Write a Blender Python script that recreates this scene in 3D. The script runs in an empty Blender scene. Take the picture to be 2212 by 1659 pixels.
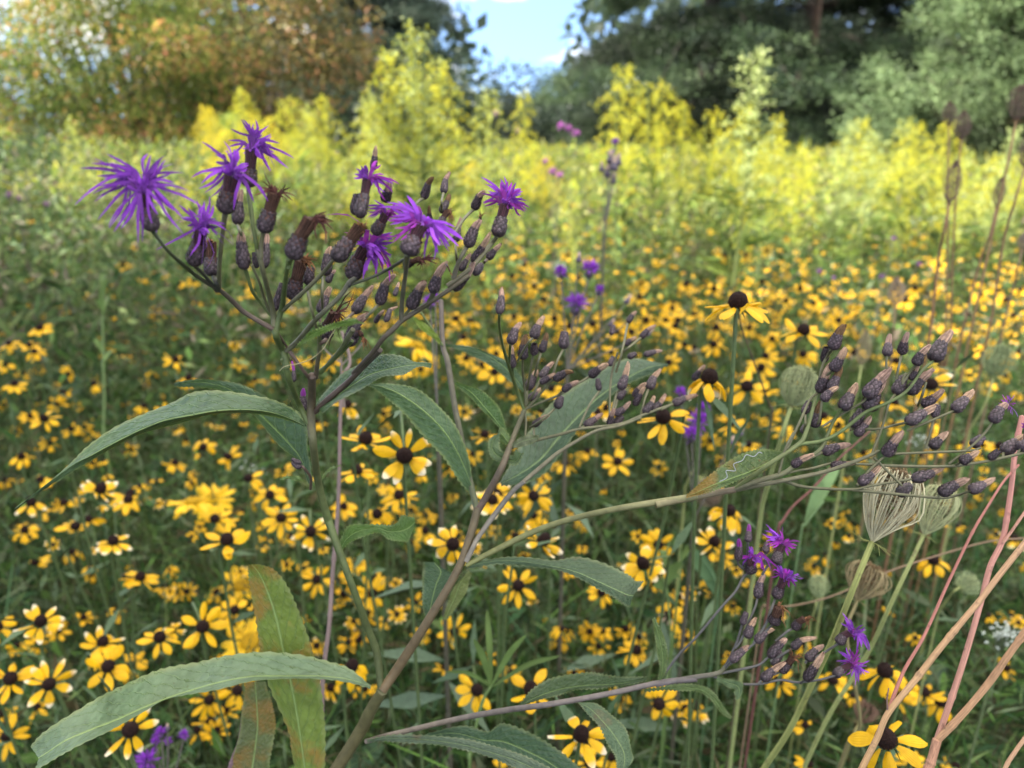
import bpy, math, numpy as np
from mathutils import Vector, Matrix
R = math.radians
rng = np.random.default_rng(11)
S = bpy.context.scene
C = S.collection

# ---------------------------------------------------------------- camera, sky, sun, exposure
CAMZ, PITCH, FPX = 1.5, R(19.1), 1600.0        # a phone held at chest height, looking down over the meadow
cd = bpy.data.cameras.new('camera'); cam = bpy.data.objects.new('camera', cd); C.objects.link(cam)
cam.location = (0, 0, CAMZ); cam.rotation_euler = (R(90) - PITCH, 0, 0)
cd.sensor_width = 36; cd.lens = 36 * FPX / 2212
cd.clip_start = 0.02; cd.clip_end = 500
cd.dof.use_dof = True; cd.dof.focus_distance = 0.37
cd.dof.aperture_fstop = cd.lens / 3.3
S.camera = cam
SUN_EL, SUN_AZ = R(42), R(-80)                # azimuth from +Y (view direction) towards +X
sd = Vector((math.sin(SUN_AZ) * math.cos(SUN_EL), math.cos(SUN_AZ) * math.cos(SUN_EL), math.sin(SUN_EL)))
sl = bpy.data.lights.new('sun', 'SUN'); sun = bpy.data.objects.new('sun', sl); C.objects.link(sun)
sl.energy = 5.0; sl.angle = R(0.6); sl.color = (1, .95, .85)
sun.rotation_euler = sd.to_track_quat('Z', 'Y').to_euler(); sun.location = sd * 60
w = bpy.data.worlds.new('World'); S.world = w; w.use_nodes = True
nt = w.node_tree; nt.nodes.clear(); L = nt.links.new
sky = nt.nodes.new('ShaderNodeTexSky'); sky.sky_type = 'NISHITA'; sky.sun_disc = False
sky.sun_elevation = SUN_EL; sky.sun_rotation = SUN_AZ; sky.air_density = 1.0; sky.dust_density = .3; sky.ozone_density = 2.5
tc = nt.nodes.new('ShaderNodeTexCoord')
mp = nt.nodes.new('ShaderNodeMapping'); mp.inputs['Scale'].default_value = (1, 1, 2.6); mp.inputs['Location'].default_value = (.3, .2, .15)
L(tc.outputs['Generated'], mp.inputs[0])
sv = nt.nodes.new('ShaderNodeVectorMath'); sv.operation = 'ADD'; sv.inputs[1].default_value = (0, 0, .30); L(tc.outputs['Generated'], sv.inputs[0])
sn = nt.nodes.new('ShaderNodeVectorMath'); sn.operation = 'NORMALIZE'; L(sv.outputs[0], sn.inputs[0]); L(sn.outputs[0], sky.inputs[0])
nz = nt.nodes.new('ShaderNodeTexNoise'); nz.inputs['Scale'].default_value = 5; nz.inputs['Detail'].default_value = 8; nz.inputs['Roughness'].default_value = .6
L(mp.outputs[0], nz.inputs[0])
cr = nt.nodes.new('ShaderNodeValToRGB'); cr.color_ramp.elements[0].position = .50; cr.color_ramp.elements[1].position = .68
sx_ = nt.nodes.new('ShaderNodeSeparateXYZ'); L(tc.outputs['Generated'], sx_.inputs[0])
mr = nt.nodes.new('ShaderNodeMapRange'); mr.inputs[1].default_value = .22; mr.inputs[2].default_value = .55; mr.inputs[3].default_value = 0; mr.inputs[4].default_value = .17; L(sx_.outputs[2], mr.inputs[0])  # extra unseen cloud overhead, added to brighten the near meadow
ad = nt.nodes.new('ShaderNodeMath'); ad.operation = 'ADD'; L(nz.outputs[0], ad.inputs[0]); L(mr.outputs[0], ad.inputs[1]); L(ad.outputs[0], cr.inputs[0])
mx = nt.nodes.new('ShaderNodeMix'); mx.data_type = 'RGBA'; mx.inputs[7].default_value = (8.6, 8.2, 7.4, 1)
L(cr.outputs[0], mx.inputs[0]); L(sky.outputs[0], mx.inputs[6])
bg = nt.nodes.new('ShaderNodeBackground'); bg.inputs[1].default_value = 0.13
ow = nt.nodes.new('ShaderNodeOutputWorld'); L(mx.outputs[2], bg.inputs[0]); L(bg.outputs[0], ow.inputs[0])
S.view_settings.view_transform = 'Standard'; S.view_settings.look = 'None'; S.view_settings.gamma = 1
S.view_settings.exposure = 1.95
S.cycles.max_bounces = 6; S.cycles.diffuse_bounces = 2; S.cycles.glossy_bounces = 2; S.cycles.transmission_bounces = 3
S.cycles.caustics_reflective = False; S.cycles.caustics_refractive = False

# ---------------------------------------------------------------- coordinates
FW = np.array((0, math.cos(PITCH), -math.sin(PITCH))); UP = np.array((0, math.sin(PITCH), math.cos(PITCH))); RT = np.array((1., 0, 0))
def at(x, y, d):                                # a sight line of the survey picture (2212 x 1659) and a depth along it -> world point
    return np.array((0, 0, CAMZ)) + RT * ((x - 1106) / FPX * d) + UP * ((829.5 - y) / FPX * d) + FW * d
def proj(p):
    q = np.asarray(p, float) - (0, 0, CAMZ); d = q @ FW
    return np.array((1106 + FPX * (q @ RT) / d, 829.5 - FPX * (q @ UP) / d, d))
ZO = dict(A=(0, 0, .36), B=(707.8, 0, .36), C=(1415.7, 0, .36), D=(177, 238.9, .24), E=(530.9, 292, .288), F=(0, 530.9, .36),
          G=(707.8, 530.9, .36), H=(1415.7, 530.9, .36), I=(0, 1061.8, .36), J=(707.8, 1061.8, .36), K=(1415.7, 1061.8, .36),
          L=(530.9, 752.1, .2), M=(442.4, 530.9, .16), N=(707.8, 530.9, .16), O=(796.3, 353.9, .16), X=(0, 0, 1))
def zz(k, *uv):
    x0, y0, s = ZO[k]
    return [(x0 + s * uv[i], y0 + s * uv[i + 1]) for i in range(0, len(uv), 2)]

# ---------------------------------------------------------------- mesh helpers
class MB:
    def __init__(s): s.v = []; s.f4 = []; s.f3 = []; s.c = []; s.u = []; s.n = 0; s.sm = []
    def add(s, v, f, c=(1, 1, 1), u=None):
        v = np.asarray(v, np.float32).reshape(-1, 3); f = np.asarray(f, np.int64)
        n = len(v); s.v.append(v)
        c = np.asarray(c, np.float32)
        s.c.append(np.broadcast_to(c, (n, 3)) if c.ndim == 1 else c)
        s.u.append(np.zeros((n, 2), np.float32) if u is None else np.asarray(u, np.float32))
        (s.f4 if f.shape[1] == 4 else s.f3).append(f + s.n); s.n += n
        return s
    def mesh(s, name, mats, smooth=True):
        V = np.concatenate(s.v); Cc = np.concatenate(s.c); U = np.concatenate(s.u)
        f4 = np.concatenate(s.f4) if s.f4 else np.zeros((0, 4), np.int64)
        f3 = np.concatenate(s.f3) if s.f3 else np.zeros((0, 3), np.int64)
        me = bpy.data.meshes.new(name)
        me.vertices.add(len(V)); me.vertices.foreach_set('co', V.ravel())
        nl = f4.size + f3.size; me.loops.add(nl)
        me.loops.foreach_set('vertex_index', np.concatenate((f4.ravel(), f3.ravel())).astype(np.int32))
        me.polygons.add(len(f4) + len(f3))
        ls = np.concatenate((np.arange(len(f4)) * 4, len(f4) * 4 + np.arange(len(f3)) * 3)).astype(np.int32)
        me.polygons.foreach_set('loop_start', ls)
        me.polygons.foreach_set('use_smooth', np.full(len(ls), smooth))
        me.update(calc_edges=True)
        a = me.attributes.new('Col', 'FLOAT_COLOR', 'POINT')
        a.data.foreach_set('color', np.concatenate((Cc, np.ones((len(V), 1), np.float32)), 1).astype(np.float32).ravel())
        b = me.attributes.new('uvp', 'FLOAT2', 'POINT'); b.data.foreach_set('vector', U.astype(np.float32).ravel())
        for m in (mats if isinstance(mats, (list, tuple)) else [mats]): me.materials.append(m)
        return me
def link(name, me, parent=None, loc=None):
    o = bpy.data.objects.new(name, me); C.objects.link(o)
    if parent is not None: o.parent = parent
    if loc is not None: o.location = loc
    return o
def thing(name, loc, label, cat, group=None, kind=None):
    o = bpy.data.objects.new(name, None); C.objects.link(o); o.location = loc; o.empty_display_size = .05
    tag(o, label, cat, group, kind); return o
def tag(o, label=None, cat=None, group=None, kind=None):
    if label: o['label'] = label
    if cat: o['category'] = cat
    if group: o['group'] = group
    if kind: o['kind'] = kind
    return o
def crom(P, n):                                 # Catmull-Rom through the points, n points out
    P = np.asarray(P, float)
    if len(P) == 2: return P[0] + (P[1] - P[0]) * np.linspace(0, 1, n)[:, None]
    Q = np.vstack((2 * P[0] - P[1], P, 2 * P[-1] - P[-2])); t = np.linspace(0, len(P) - 1 - 1e-6, n)
    i = t.astype(int); f = (t - i)[:, None]; a, b, c, d = Q[i], Q[i + 1], Q[i + 2], Q[i + 3]
    return .5 * (2 * b + (c - a) * f + (2 * a - 5 * b + 4 * c - d) * f ** 2 + (3 * b - a - 3 * c + d) * f ** 3)
def nrm(v): v = np.asarray(v, float); return v / (np.linalg.norm(v, axis=-1, keepdims=True) + 1e-12)
def frames(P):
    T = nrm(np.gradient(P, axis=0)); a = np.array((0, 0, 1.)) if abs(T[0][2]) < .9 else np.array((1., 0, 0))
    N = np.zeros_like(P); n = a - T[0] * (a @ T[0]); N[0] = nrm(n)
    for i in range(1, len(P)):
        n = N[i - 1] - T[i] * (N[i - 1] @ T[i]); N[i] = nrm(n)
    return T, N, np.cross(T, N)
def tube(mb, P, r, sides=6, c=(1, 1, 1), c2=None, wob=0):
    P = np.asarray(P, float); n = len(P); r = np.broadcast_to(np.asarray(r, float), (n,)) if np.ndim(r) else np.full(n, r)
    T, N, B = frames(P); a = np.linspace(0, 2 * math.pi, sides, endpoint=False)
    rr = r[:, None] * np.ones(sides)
    if wob: rr = rr * (1 + wob * np.cos(a * 5)[None, :])
    V = P[:, None] + rr[:, :, None] * (np.cos(a)[None, :, None] * N[:, None] + np.sin(a)[None, :, None] * B[:, None])
    i, j = np.meshgrid(np.arange(n - 1), np.arange(sides), indexing='ij'); k = (j + 1) % sides
    F = np.stack((i * sides + j, i * sides + k, (i + 1) * sides + k, (i + 1) * sides + j), -1).reshape(-1, 4)
    c = np.asarray(c, float)
    if c2 is not None:
        t = np.linspace(0, 1, n)[:, None]; c = np.repeat(c * (1 - t) + np.asarray(c2) * t, sides, 0)
    u = np.stack(np.broadcast_arrays(np.linspace(0, 1, n)[:, None], (a / 6.2832)[None, :]), -1).reshape(-1, 2)
    V = V.reshape(-1, 3); mb.add(V, F, c, u)
    cc = c if c.ndim == 1 else c[-1]
    tip = np.vstack((V[-sides:], P[-1] + T[-1] * r[-1] * .7)); k = np.arange(sides)
    mb.add(tip, np.stack((k, (k + 1) % sides, np.full(sides, sides)), 1), cc)
def cloud(mb, P, D, N, Ln, W, c, fold=.0, rnd=None):      # kite-shaped leaves: base P, direction D, blade normal N
    n = len(P); D = nrm(D); Sd = nrm(np.cross(D, N)); Nn = np.cross(Sd, D)
    Ln = np.broadcast_to(Ln, (n,))[:, None]; W = np.broadcast_to(W, (n,))[:, None]
    m = P + D * Ln * .45
    V = np.stack((P, m + Sd * W / 2 + Nn * Ln * fold, P + D * Ln - Nn * Ln * .12, m - Sd * W / 2 + Nn * Ln * fold), 1).reshape(-1, 3)
    F = np.arange(4 * n).reshape(n, 4)
    c = np.asarray(c, float); c = np.repeat(c, 4, 0) if c.ndim == 2 else c
    mb.add(V, F, c, np.tile(np.array(((0, .5), (.45, 1), (1, .5), (.45, 0))), (n, 1)))
def rdir(n, up=0., sp=1.):
    v = rng.normal(size=(n, 3)) * sp; v[:, 2] += up; return nrm(v)
def pal(cols, n, jit=.12):
    cols = np.asarray(cols, float); c = cols[rng.integers(0, len(cols), n)]
    return np.clip(c * (1 + rng.normal(size=(n, 1)) * jit), 0, 1)
def vnoise(P, s, seed=0):                        # cheap smooth noise in 0..1
    q = np.asarray(P) * s; v = 0
    r = np.random.default_rng(seed)
    for k in range(6):
        d = r.normal(size=q.shape[1]) * (1 + .35 * k); v = v + np.sin(q @ d + r.uniform(0, 6.28)) / (1 + .3 * k)
    return .5 + v / 7
# ---------------------------------------------------------------- materials
def nodes(name):
    m = bpy.data.materials.new(name); m.use_nodes = True; t = m.node_tree; t.nodes.clear()
    return m, t, t.nodes.new, t.links.new
def mathn(t, op, a, b=None, c=None):
    n = t.nodes.new('ShaderNodeMath'); n.operation = op
    for i, v in enumerate((a, b, c)):
        if v is None: continue
        if isinstance(v, (int, float)): n.inputs[i].default_value = v
        else: t.links.new(v, n.inputs[i])
    return n.outputs[0]
def mixc(t, f, a, b, mode='MIX'):
    n = t.nodes.new('ShaderNodeMix'); n.data_type = 'RGBA'; n.blend_type = mode
    for i, v in ((0, f), (6, a), (7, b)):
        if isinstance(v, (int, float)): n.inputs[i].default_value = v
        elif isinstance(v, tuple): n.inputs[i].default_value = (*v, 1)
        else: t.links.new(v, n.inputs[i])
    return n.outputs[2]
def noise(t, scale, detail=3, rough=.55, src='Object', dist=0):
    c = t.nodes.new('ShaderNodeTexCoord'); n = t.nodes.new('ShaderNodeTexNoise')
    n.inputs['Scale'].default_value = scale; n.inputs['Detail'].default_value = detail; n.inputs['Roughness'].default_value = rough
    n.inputs['Distortion'].default_value = dist
    t.links.new(c.outputs[src], n.inputs[0]); return n.outputs[0]
def ramp(t, f, *st):
    n = t.nodes.new('ShaderNodeValToRGB'); e = n.color_ramp.elements
    while len(e) < len(st): e.new(.5)
    for k, (p, c) in enumerate(st): e[k].position = p; e[k].color = (*c, 1) if isinstance(c, tuple) else (c, c, c, 1)
    t.links.new(f, n.inputs[0]); return n.outputs[0]
def finish(t, col, rough=.6, trans=0., tcol=None, spec=.4, height=None, bump=.3, dist=.001, sheen=0):
    b = t.nodes.new('ShaderNodeBsdfPrincipled'); o = t.nodes.new('ShaderNodeOutputMaterial'); l = t.links.new
    l(col, b.inputs['Base Color'])
    if isinstance(rough, float): b.inputs['Roughness'].default_value = rough
    else: l(rough, b.inputs['Roughness'])
    b.inputs['Specular IOR Level'].default_value = spec
    if sheen: b.inputs['Sheen Weight'].default_value = sheen
    if height is not None:
        bp = t.nodes.new('ShaderNodeBump'); bp.inputs['Strength'].default_value = bump; bp.inputs['Distance'].default_value = dist
        l(height, bp.inputs['Height']); l(bp.outputs[0], b.inputs['Normal'])
    if trans:
        tr = t.nodes.new('ShaderNodeBsdfTranslucent'); l(tcol or col, tr.inputs[0])
        if height is not None: l(bp.outputs[0], tr.inputs['Normal'])
        ms = t.nodes.new('ShaderNodeMixShader'); ms.inputs[0].default_value = trans
        l(b.outputs[0], ms.inputs[1]); l(tr.outputs[0], ms.inputs[2]); l(ms.outputs[0], o.inputs[0])
    else: l(b.outputs[0], o.inputs[0])
def attr(t, n='Col'):
    a = t.nodes.new('ShaderNodeAttribute'); a.attribute_name = n; return a
def simple(name, rough=.6, trans=0., scale=40., var=.35, bump=.0, dist=.0005, spec=.35, tint=None, sheen=0):
    m, t, N, l = nodes(name); a = attr(t).outputs['Color']; n = noise(t, scale)
    f = ramp(t, n, (.3, 1 - var), (.7, 1 + 0.0))
    col = mixc(t, 1., a, f, 'MULTIPLY')
    tc_ = mixc(t, 1., col, tint, 'MULTIPLY') if tint else None
    finish(t, col, rough, trans, tc_, spec, n if bump else None, bump, dist, sheen); return m
M_FOL = simple('meadow foliage', .6, .20, 30., .4, spec=.14)
M_FIELD = simple('sunlit field leaves', .6, .38, 30., .35, spec=.2)  # lit copy of the foliage, more translucent to give a sunny glow
M_TREE = simple('tree leaves', .55, .36, 3., .35, spec=.25)
M_NEED = simple('conifer needles', .6, .12, 3., .35, spec=.25)
M_BARK = simple('bark', .9, 0., 14., .5, .6, .02)
M_STEM = simple('stem skin', .55, 0., 220., .35, .35, .0006, .35)
def dry_mat():
    m, t, N, l = nodes('dry stalk'); a = attr(t).outputs['Color']; u = attr(t, 'uvp'); mp_ = N('ShaderNodeMapping'); mp_.inputs['Scale'].default_value = (6, 26, 1); l(u.outputs['Vector'], mp_.inputs[0])
    st = N('ShaderNodeTexNoise'); st.inputs['Scale'].default_value = 1.6; st.inputs['Detail'].default_value = 5; l(mp_.outputs[0], st.inputs[0]); n = noise(t, 180., 4)
    c = mixc(t, 1., a, ramp(t, st.outputs[0], (.32, .55), (.62, 1.2)), 'MULTIPLY'); c = mixc(t, ramp(t, n, (.60, 0.), (.72, .7)), c, (.10, .06, .045))
    finish(t, c, .65, 0., None, .3, mathn(t, 'ADD', st.outputs[0], n), .6, .0008); return m
M_DRY = dry_mat()
M_GOLD = simple('goldenrod florets', .7, .35, 60., .25, spec=.2)
M_DISC = simple('dark disc', .85, 0., 900., .6, 1., .0008, .15)
M_FLORET = simple('purple florets', .6, .35, 500., .25, spec=.25, sheen=.15)
M_WILT = simple('withered florets', .75, .15, 500., .5, .4, .0004, .25)
M_WHITE = simple('white umbel florets', .7, .25, 300., .2)
def petal_mat():
    m, t, N, l = nodes('ray petals'); a = attr(t); u = attr(t, 'uvp'); sp = t.nodes.new('ShaderNodeSeparateXYZ'); l(u.outputs['Vector'], sp.inputs[0])
    g = mathn(t, 'SINE', mathn(t, 'MULTIPLY', sp.outputs[1], 38.))
    n = noise(t, 260.); h = mathn(t, 'ADD', mathn(t, 'MULTIPLY', g, .5), n)
    col = mixc(t, .35, a.outputs['Color'], ramp(t, n, (.3, (.62, .28, .0)), (.7, (1., .78, .15))), 'MULTIPLY')
    finish(t, col, .5, .30, None, .3, h, .35, .0006); return m
M_PETAL = petal_mat()
def bract_mat():
    m, t, N, l = nodes('bud bracts'); a = attr(t); n = noise(t, 700., 4)
    col = mixc(t, 1., a.outputs['Color'], ramp(t, n, (.3, .35), (.62, 1.2)), 'MULTIPLY')
    n2 = noise(t, 1600., 2); col = mixc(t, ramp(t, n2, (.66, 0.), (.78, .45)), col, (.28, .22, .25))
    finish(t, col, .6, 0., None, .45, n, .4, .0005, 0); return m
M_BRACT = bract_mat()
def leaf_mat(name, tint, under, brown, spots=.62, rough=.52):
    m, t, N, l = nodes(name); a = attr(t); u = attr(t, 'uvp'); sp = t.nodes.new('ShaderNodeSeparateXYZ'); l(u.outputs['Vector'], sp.inputs[0])
    U, Vv = sp.outputs[0], sp.outputs[1]
    s = mathn(t, 'ABSOLUTE', mathn(t, 'SUBTRACT', Vv, .5))                       # 0 at the midrib, .5 at the margin
    rib = mathn(t, 'SUBTRACT', 1., mathn(t, 'MINIMUM', 1., mathn(t, 'MULTIPLY', s, 26.)))
    wob = noise(t, 130.); n = noise(t, 60., 4); fine = noise(t, 420., 3)
    ph = mathn(t, 'ADD', mathn(t, 'SUBTRACT', mathn(t, 'MULTIPLY', U, 15.), mathn(t, 'MULTIPLY', s, 6.)), mathn(t, 'MULTIPLY', wob, 1.2))
    sw = mathn(t, 'ABSOLUTE', mathn(t, 'SUBTRACT', mathn(t, 'FRACT', ph), .5))
    vein = mathn(t, 'SUBTRACT', 1., mathn(t, 'MINIMUM', 1., mathn(t, 'MULTIPLY', sw, 12.)))
    cx = t.nodes.new('ShaderNodeCombineXYZ'); l(mathn(t, 'MULTIPLY', U, 42.), cx.inputs[0]); l(mathn(t, 'MULTIPLY', Vv, 9.), cx.inputs[1]); l(mathn(t, 'MULTIPLY', wob, 3.), cx.inputs[2])
    vo = N('ShaderNodeTexVoronoi'); vo.feature = 'SMOOTH_F1'; vo.inputs['Scale'].default_value = 1.; l(cx.outputs[0], vo.inputs[0])
    c = mixc(t, 1., a.outputs['Color'], ramp(t, n, (.25, tuple(x * .72 for x in tint)), (.75, tint)), 'MULTIPLY')
    c = mixc(t, ramp(t, noise(t, 34., 5), (spots, 0.), (spots + .1, .75)), c, brown)
    c = mixc(t, ramp(t, fine, (.66, 0.), (.76, .6)), c, tuple(x * .6 for x in brown))
    c = mixc(t, mathn(t, 'MULTIPLY', vein, .34), c, (.20, .29, .13))
    c = mixc(t, mathn(t, 'MULTIPLY', rib, .75), c, (.30, .40, .18))
    g = N('ShaderNodeNewGeometry'); c = mixc(t, g.outputs['Backfacing'], c, mixc(t, 1., c, under, 'MULTIPLY'))
    h = mathn(t, 'SUBTRACT', mathn(t, 'MULTIPLY', fine, .12), mathn(t, 'ADD', mathn(t, 'MULTIPLY', vo.outputs['Distance'], .65), mathn(t, 'ADD', mathn(t, 'MULTIPLY', vein, .50), mathn(t, 'MULTIPLY', rib, .8))))
    finish(t, c, rough, .22, mixc(t, 1., c, (1.3, 1.5, .5), 'MULTIPLY'), .30, h, .6, .0026); return m
M_LEAF = leaf_mat('broad leaf', (1., 1., 1.), (1.25, 1.25, 1.05), (.13, .085, .05), .66)
M_LEAFB = leaf_mat('browning leaf', (1., 1., 1.), (1.2, 1.2, 1.), (.23, .125, .035), .49, .5)
def ground_mat():
    m, t, N, l = nodes('meadow soil'); n = noise(t, 3., 6); n2 = noise(t, 40., 4)
    c = ramp(t, n, (.3, (.018, .024, .010)), (.7, (.045, .05, .018))); c = mixc(t, ramp(t, n2, (.5, 0.), (.7, .6)), c, (.07, .055, .03))
    finish(t, c, .95, 0., None, .1, n2, .8, .03); return m
M_SOIL = ground_mat()
# ---------------------------------------------------------------- the ironweed in front
CT = np.array([(728,1659,.46),(826,1494,.44),(708,1119,.42),(670,900,.38),(617,764,.345),(594,715,.33),(326,500,.275),(545,300,.30),(480,440,.295),
 (640,560,.29),(750,440,.30),(900,540,.295),(1090,460,.34),(900,700,.34),(760,860,.37),(1000,620,.33),(40,1100,.33),(300,900,.36),(60,1620,.36),
 (500,1440,.42),(1030,1100,.44),(1130,890,.45),(1300,800,.46),(1500,860,.47),(1000,1220,.43),(1415,1090,.40),(1700,980,.38),(2000,820,.37),
 (2150,960,.37),(1900,1060,.37),(900,1580,.45),(1415,1480,.43),(1650,1280,.42),(1850,1400,.42),(600,1659,.5),(1300,1620,.40),(830,600,.325),(700,640,.32)])
def fd(x, y):
    d2 = (CT[:, 0] - x) ** 2 + (CT[:, 1] - y) ** 2 + 60
    w_ = d2 ** -1.5; return float((CT[:, 2] * w_).sum() / w_.sum())
BR = (.040, .026, .031); BR2 = (.10, .07, .095)
def head(par, k, bx, by, tx, ty, wd, kind, tips=(), tuft=None, dz=None, fld=None):
    """one flower head: scaly cup from (bx,by) to (tx,ty), wd wide, then florets / a dry tuft"""
    (b, t_), s = zz(k, bx, by, tx, ty), ZO[k][2]
    d = (fld or fd)(*b) + (rng.uniform(-.006, .006) if dz is None else dz)
    B = at(*b, d); lean = rng.uniform(-.004, .004); T = at(*t_, d + lean)
    if kind != 'bloom' and kind != 'wilt': T = B + (T - B) * 1.30
    ax = nrm(T - B); Lh = np.linalg.norm(T - B); r = wd * (.86 if kind in ('bloom', 'wilt') else .77) * rng.uniform(.92, 1.06) * s / 2 / FPX * d
    e1 = nrm(np.cross(ax, FW)); e2 = np.cross(ax, e1)
    mb = MB(); sg = 14
    hs = np.array((0, .04, .12, .25, .4, .55, .7, .84, .95, 1.0)); rs = np.array((.22, .58, .88, 1.0, .98, .90, .80, .70, .62, .56))
    if kind in ('bloom', 'wilt'): rs = np.array((.25, .58, .86, .99, 1., .96, .88, .82, .80, .80))
    a = np.linspace(0, 2 * math.pi, sg, endpoint=False)
    V = (B + hs[:, None, None] * ax * Lh + (rs[:, None] * r * (1 + .05 * rng.normal(size=(10, sg))))[:, :, None] * (np.cos(a)[None, :, None] * e1 + np.sin(a)[None, :, None] * e2)).reshape(-1, 3)
    i, j = np.meshgrid(np.arange(9), np.arange(sg), indexing='ij'); kk = (j + 1) % sg
    F = np.stack((i * sg + j, i * sg + kk, (i + 1) * sg + kk, (i + 1) * sg + j), -1).reshape(-1, 4)
    base = np.array(BR) * rng.uniform(.8, 1.25); cc = base * (1 + .15 * rng.normal(size=(len(V), 1)))
    if k in 'DE' and kind in ('bloom', 'wilt'): cc[80:] = np.array((.11, .045, .035))
    mb.add(V, F, np.clip(cc, .005, 1))
    # overlapping bracts
    for row in range(7):
        h = .02 + row * .135; nb = 9
        for q in range(nb):
            an = (q + .5 * (row % 2)) / nb * 2 * math.pi + rng.normal() * .08
            R0 = float(np.interp(h, hs, rs)) * r; R1 = float(np.interp(min(1, h + .15), hs, rs)) * r
            o = math.cos(an) * e1 + math.sin(an) * e2; sd_ = -math.sin(an) * e1 + math.cos(an) * e2
            p0 = B + ax * Lh * h + o * R0 * 1.0; p1 = B + ax * Lh * min(1.03, h + .20) + o * (R1 * 1.04 + r * rng.uniform(.03, .13))
            m = (p0 + p1) / 2 + o * r * .10; w_ = r * .34
            col = np.clip(base * rng.uniform(.8, 1.5), 0, 1)
            mb.add([p0, m + sd_ * w_, p1, m - sd_ * w_], [(0, 1, 2, 3)], np.array([col * .7, col, col * 2.6 + .03, col]))
    name = {'bloom': 'flower_head', 'wilt': 'withered_head', 'bud': 'seed_head', 'closed': 'flower_bud', 'pbud': 'flower_bud'}[kind]
    hd = link(name, mb.mesh(name, M_BRACT), par)
    if kind == 'bud' and tuft is None:
        tuft = (tx + (tx - bx) * .8, ty + (ty - by) * .8)
    if kind in ('bud', 'pbud') and tuft:
        tf = MB(); te = at(*zz(k, *tuft)[0], d + lean * 2); Lt = np.linalg.norm(te - T) * 1.05
        pink = rng.random(); pc = np.array((.50, .33, .22)) * (1 - pink) + np.array((.42, .27, .22)) * pink
        if kind == 'pbud': pc = np.array((.30, .045, .33))
        elif rng.random() < .16: pc = np.array((.20, .115, .055))
        dirt = nrm(te - T)
        for q in range(26):
            an = q / 26 * 6.283 * 3.3 + rng.normal() * .2; rr = r * .62 * math.sqrt(rng.uniform(.45, 1)); o = math.cos(an) * e1 + math.sin(an) * e2
            p0 = T - ax * Lh * .08 + o * rr * .95; fl = rng.uniform(.78, 1.08)
            p1 = T + dirt * Lt * .5 * fl + o * rr * rng.uniform(.85, 1.0); p2 = T + dirt * Lt * fl + o * rr * rng.uniform(.25, .65)
            tube(tf, crom([p0, p1, p2], 5), np.array((1., 1., .95, .8, .5)) * r * rng.uniform(.13, .2), 4, np.clip(pc * rng.uniform(.6, 1.35), 0, 1), np.clip(pc * rng.uniform(.7, 1.5), 0, 1))
        tube(tf, [T - ax * Lh * .1, T + dirt * Lt * .4, T + dirt * Lt * .8], np.array((.5, .48, .3)) * r, 8, pc * .45)
        if rng.random() < .25 and kind == 'bud':
            p = T + dirt * Lt * .9; q_ = p + rdir(1)[0] * r * .8; tube(tf, crom([p, p + dirt * r * .5, q_], 6), r * .07, 4, (.10, .04, .03))
        link('pappus_tuft', tf.mesh('pappus_tuft', M_WILT if kind == 'bud' else M_FLORET), hd)
    if kind in ('bloom', 'wilt'):
        fl = MB(); wl = kind == 'wilt'
        th = at(*zz(k, *tuft)[0], d + lean * 1.5) if tuft else T + ax * Lh * .12
        dr = nrm(th - T); ct = np.array((.075, .036, .024)) if wl else np.array((.060, .020, .030))
        tube(fl, crom([T - ax * Lh * .1, T, th], 6), np.array((.74, .77, .76, .74, .72, .74)) * r, 10, ct * .6, ct)
        for q in range(16):                       # strands that run up the throat
            an = q / 16 * 6.283; o = math.cos(an) * e1 + math.sin(an) * e2; rr = r * .70
            tube(fl, crom([T + o * rr * .9, (T + th) / 2 + o * rr, th + dr * r * .2 + o * rr * 1.1], 4), r * .10, 4, np.clip(ct * rng.uniform(.7, 1.8), 0, 1))
        P2 = [zz(k, *p)[0] for p in tips]
        cx = np.mean([p[0] for p in P2]); cy = np.mean([p[1] for p in P2]); th2 = proj(th)
        ext = [(p, False) for p in P2]
        nx = (8 if wl else 12) if len(P2) > 5 else 8
        for q in range(nx):
            i0, i1 = rng.integers(0, len(P2), 2); f = rng.uniform(.2, .8); g = rng.uniform(.55, 1.0) if wl else rng.uniform(.25, .62)
            mx_ = P2[i0][0] * f + P2[i1][0] * (1 - f), P2[i0][1] * f + P2[i1][1] * (1 - f)
            ext.append(((th2[0] + (mx_[0] - th2[0]) * g, th2[1] + (mx_[1] - th2[1]) * g), True))
        for (px, py), extra in ext:
            L2 = math.hypot(px - th2[0], py - th2[1]) / FPX * d
            zo = rng.uniform(-.9, .9) * max(L2, 2.2 * r) * (1.2 if extra else .5)
            tip = at(px, py, d + lean * 1.5 + zo * .7)
            out = nrm(tip - th); st = th + (out - ax * (out @ ax)) * r * .35
            ctrl = st + dr * np.linalg.norm(tip - st) * (.35 if not wl else .25) + out * np.linalg.norm(tip - st) * .35 + rng.normal(size=3) * np.linalg.norm(tip - st) * .07
            pts = crom([st - dr * r * .3, st, ctrl, tip], 11)
            if wl:
                pts[4:] += rng.normal(size=(7, 3)) * r * .06
            T_, N_, B_ = frames(pts)
            ph = rng.uniform(0, 3.14); sd_ = N_ * math.cos(ph) + B_ * math.sin(ph); up_ = np.cross(T_, sd_)
            nrmv = -FW; sd2 = nrm(np.cross(T_, nrmv + rng.normal(size=3) * .5)); sd_ = nrm(sd_ * .3 + sd2)
            W = r * (.36 if not wl else .24) * np.array((.22, .24, .3, .42, .6, .9, 1.1, 1.15, 1.0, .7, .25)) * .95 * rng.uniform(.8, 1.25)
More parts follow.
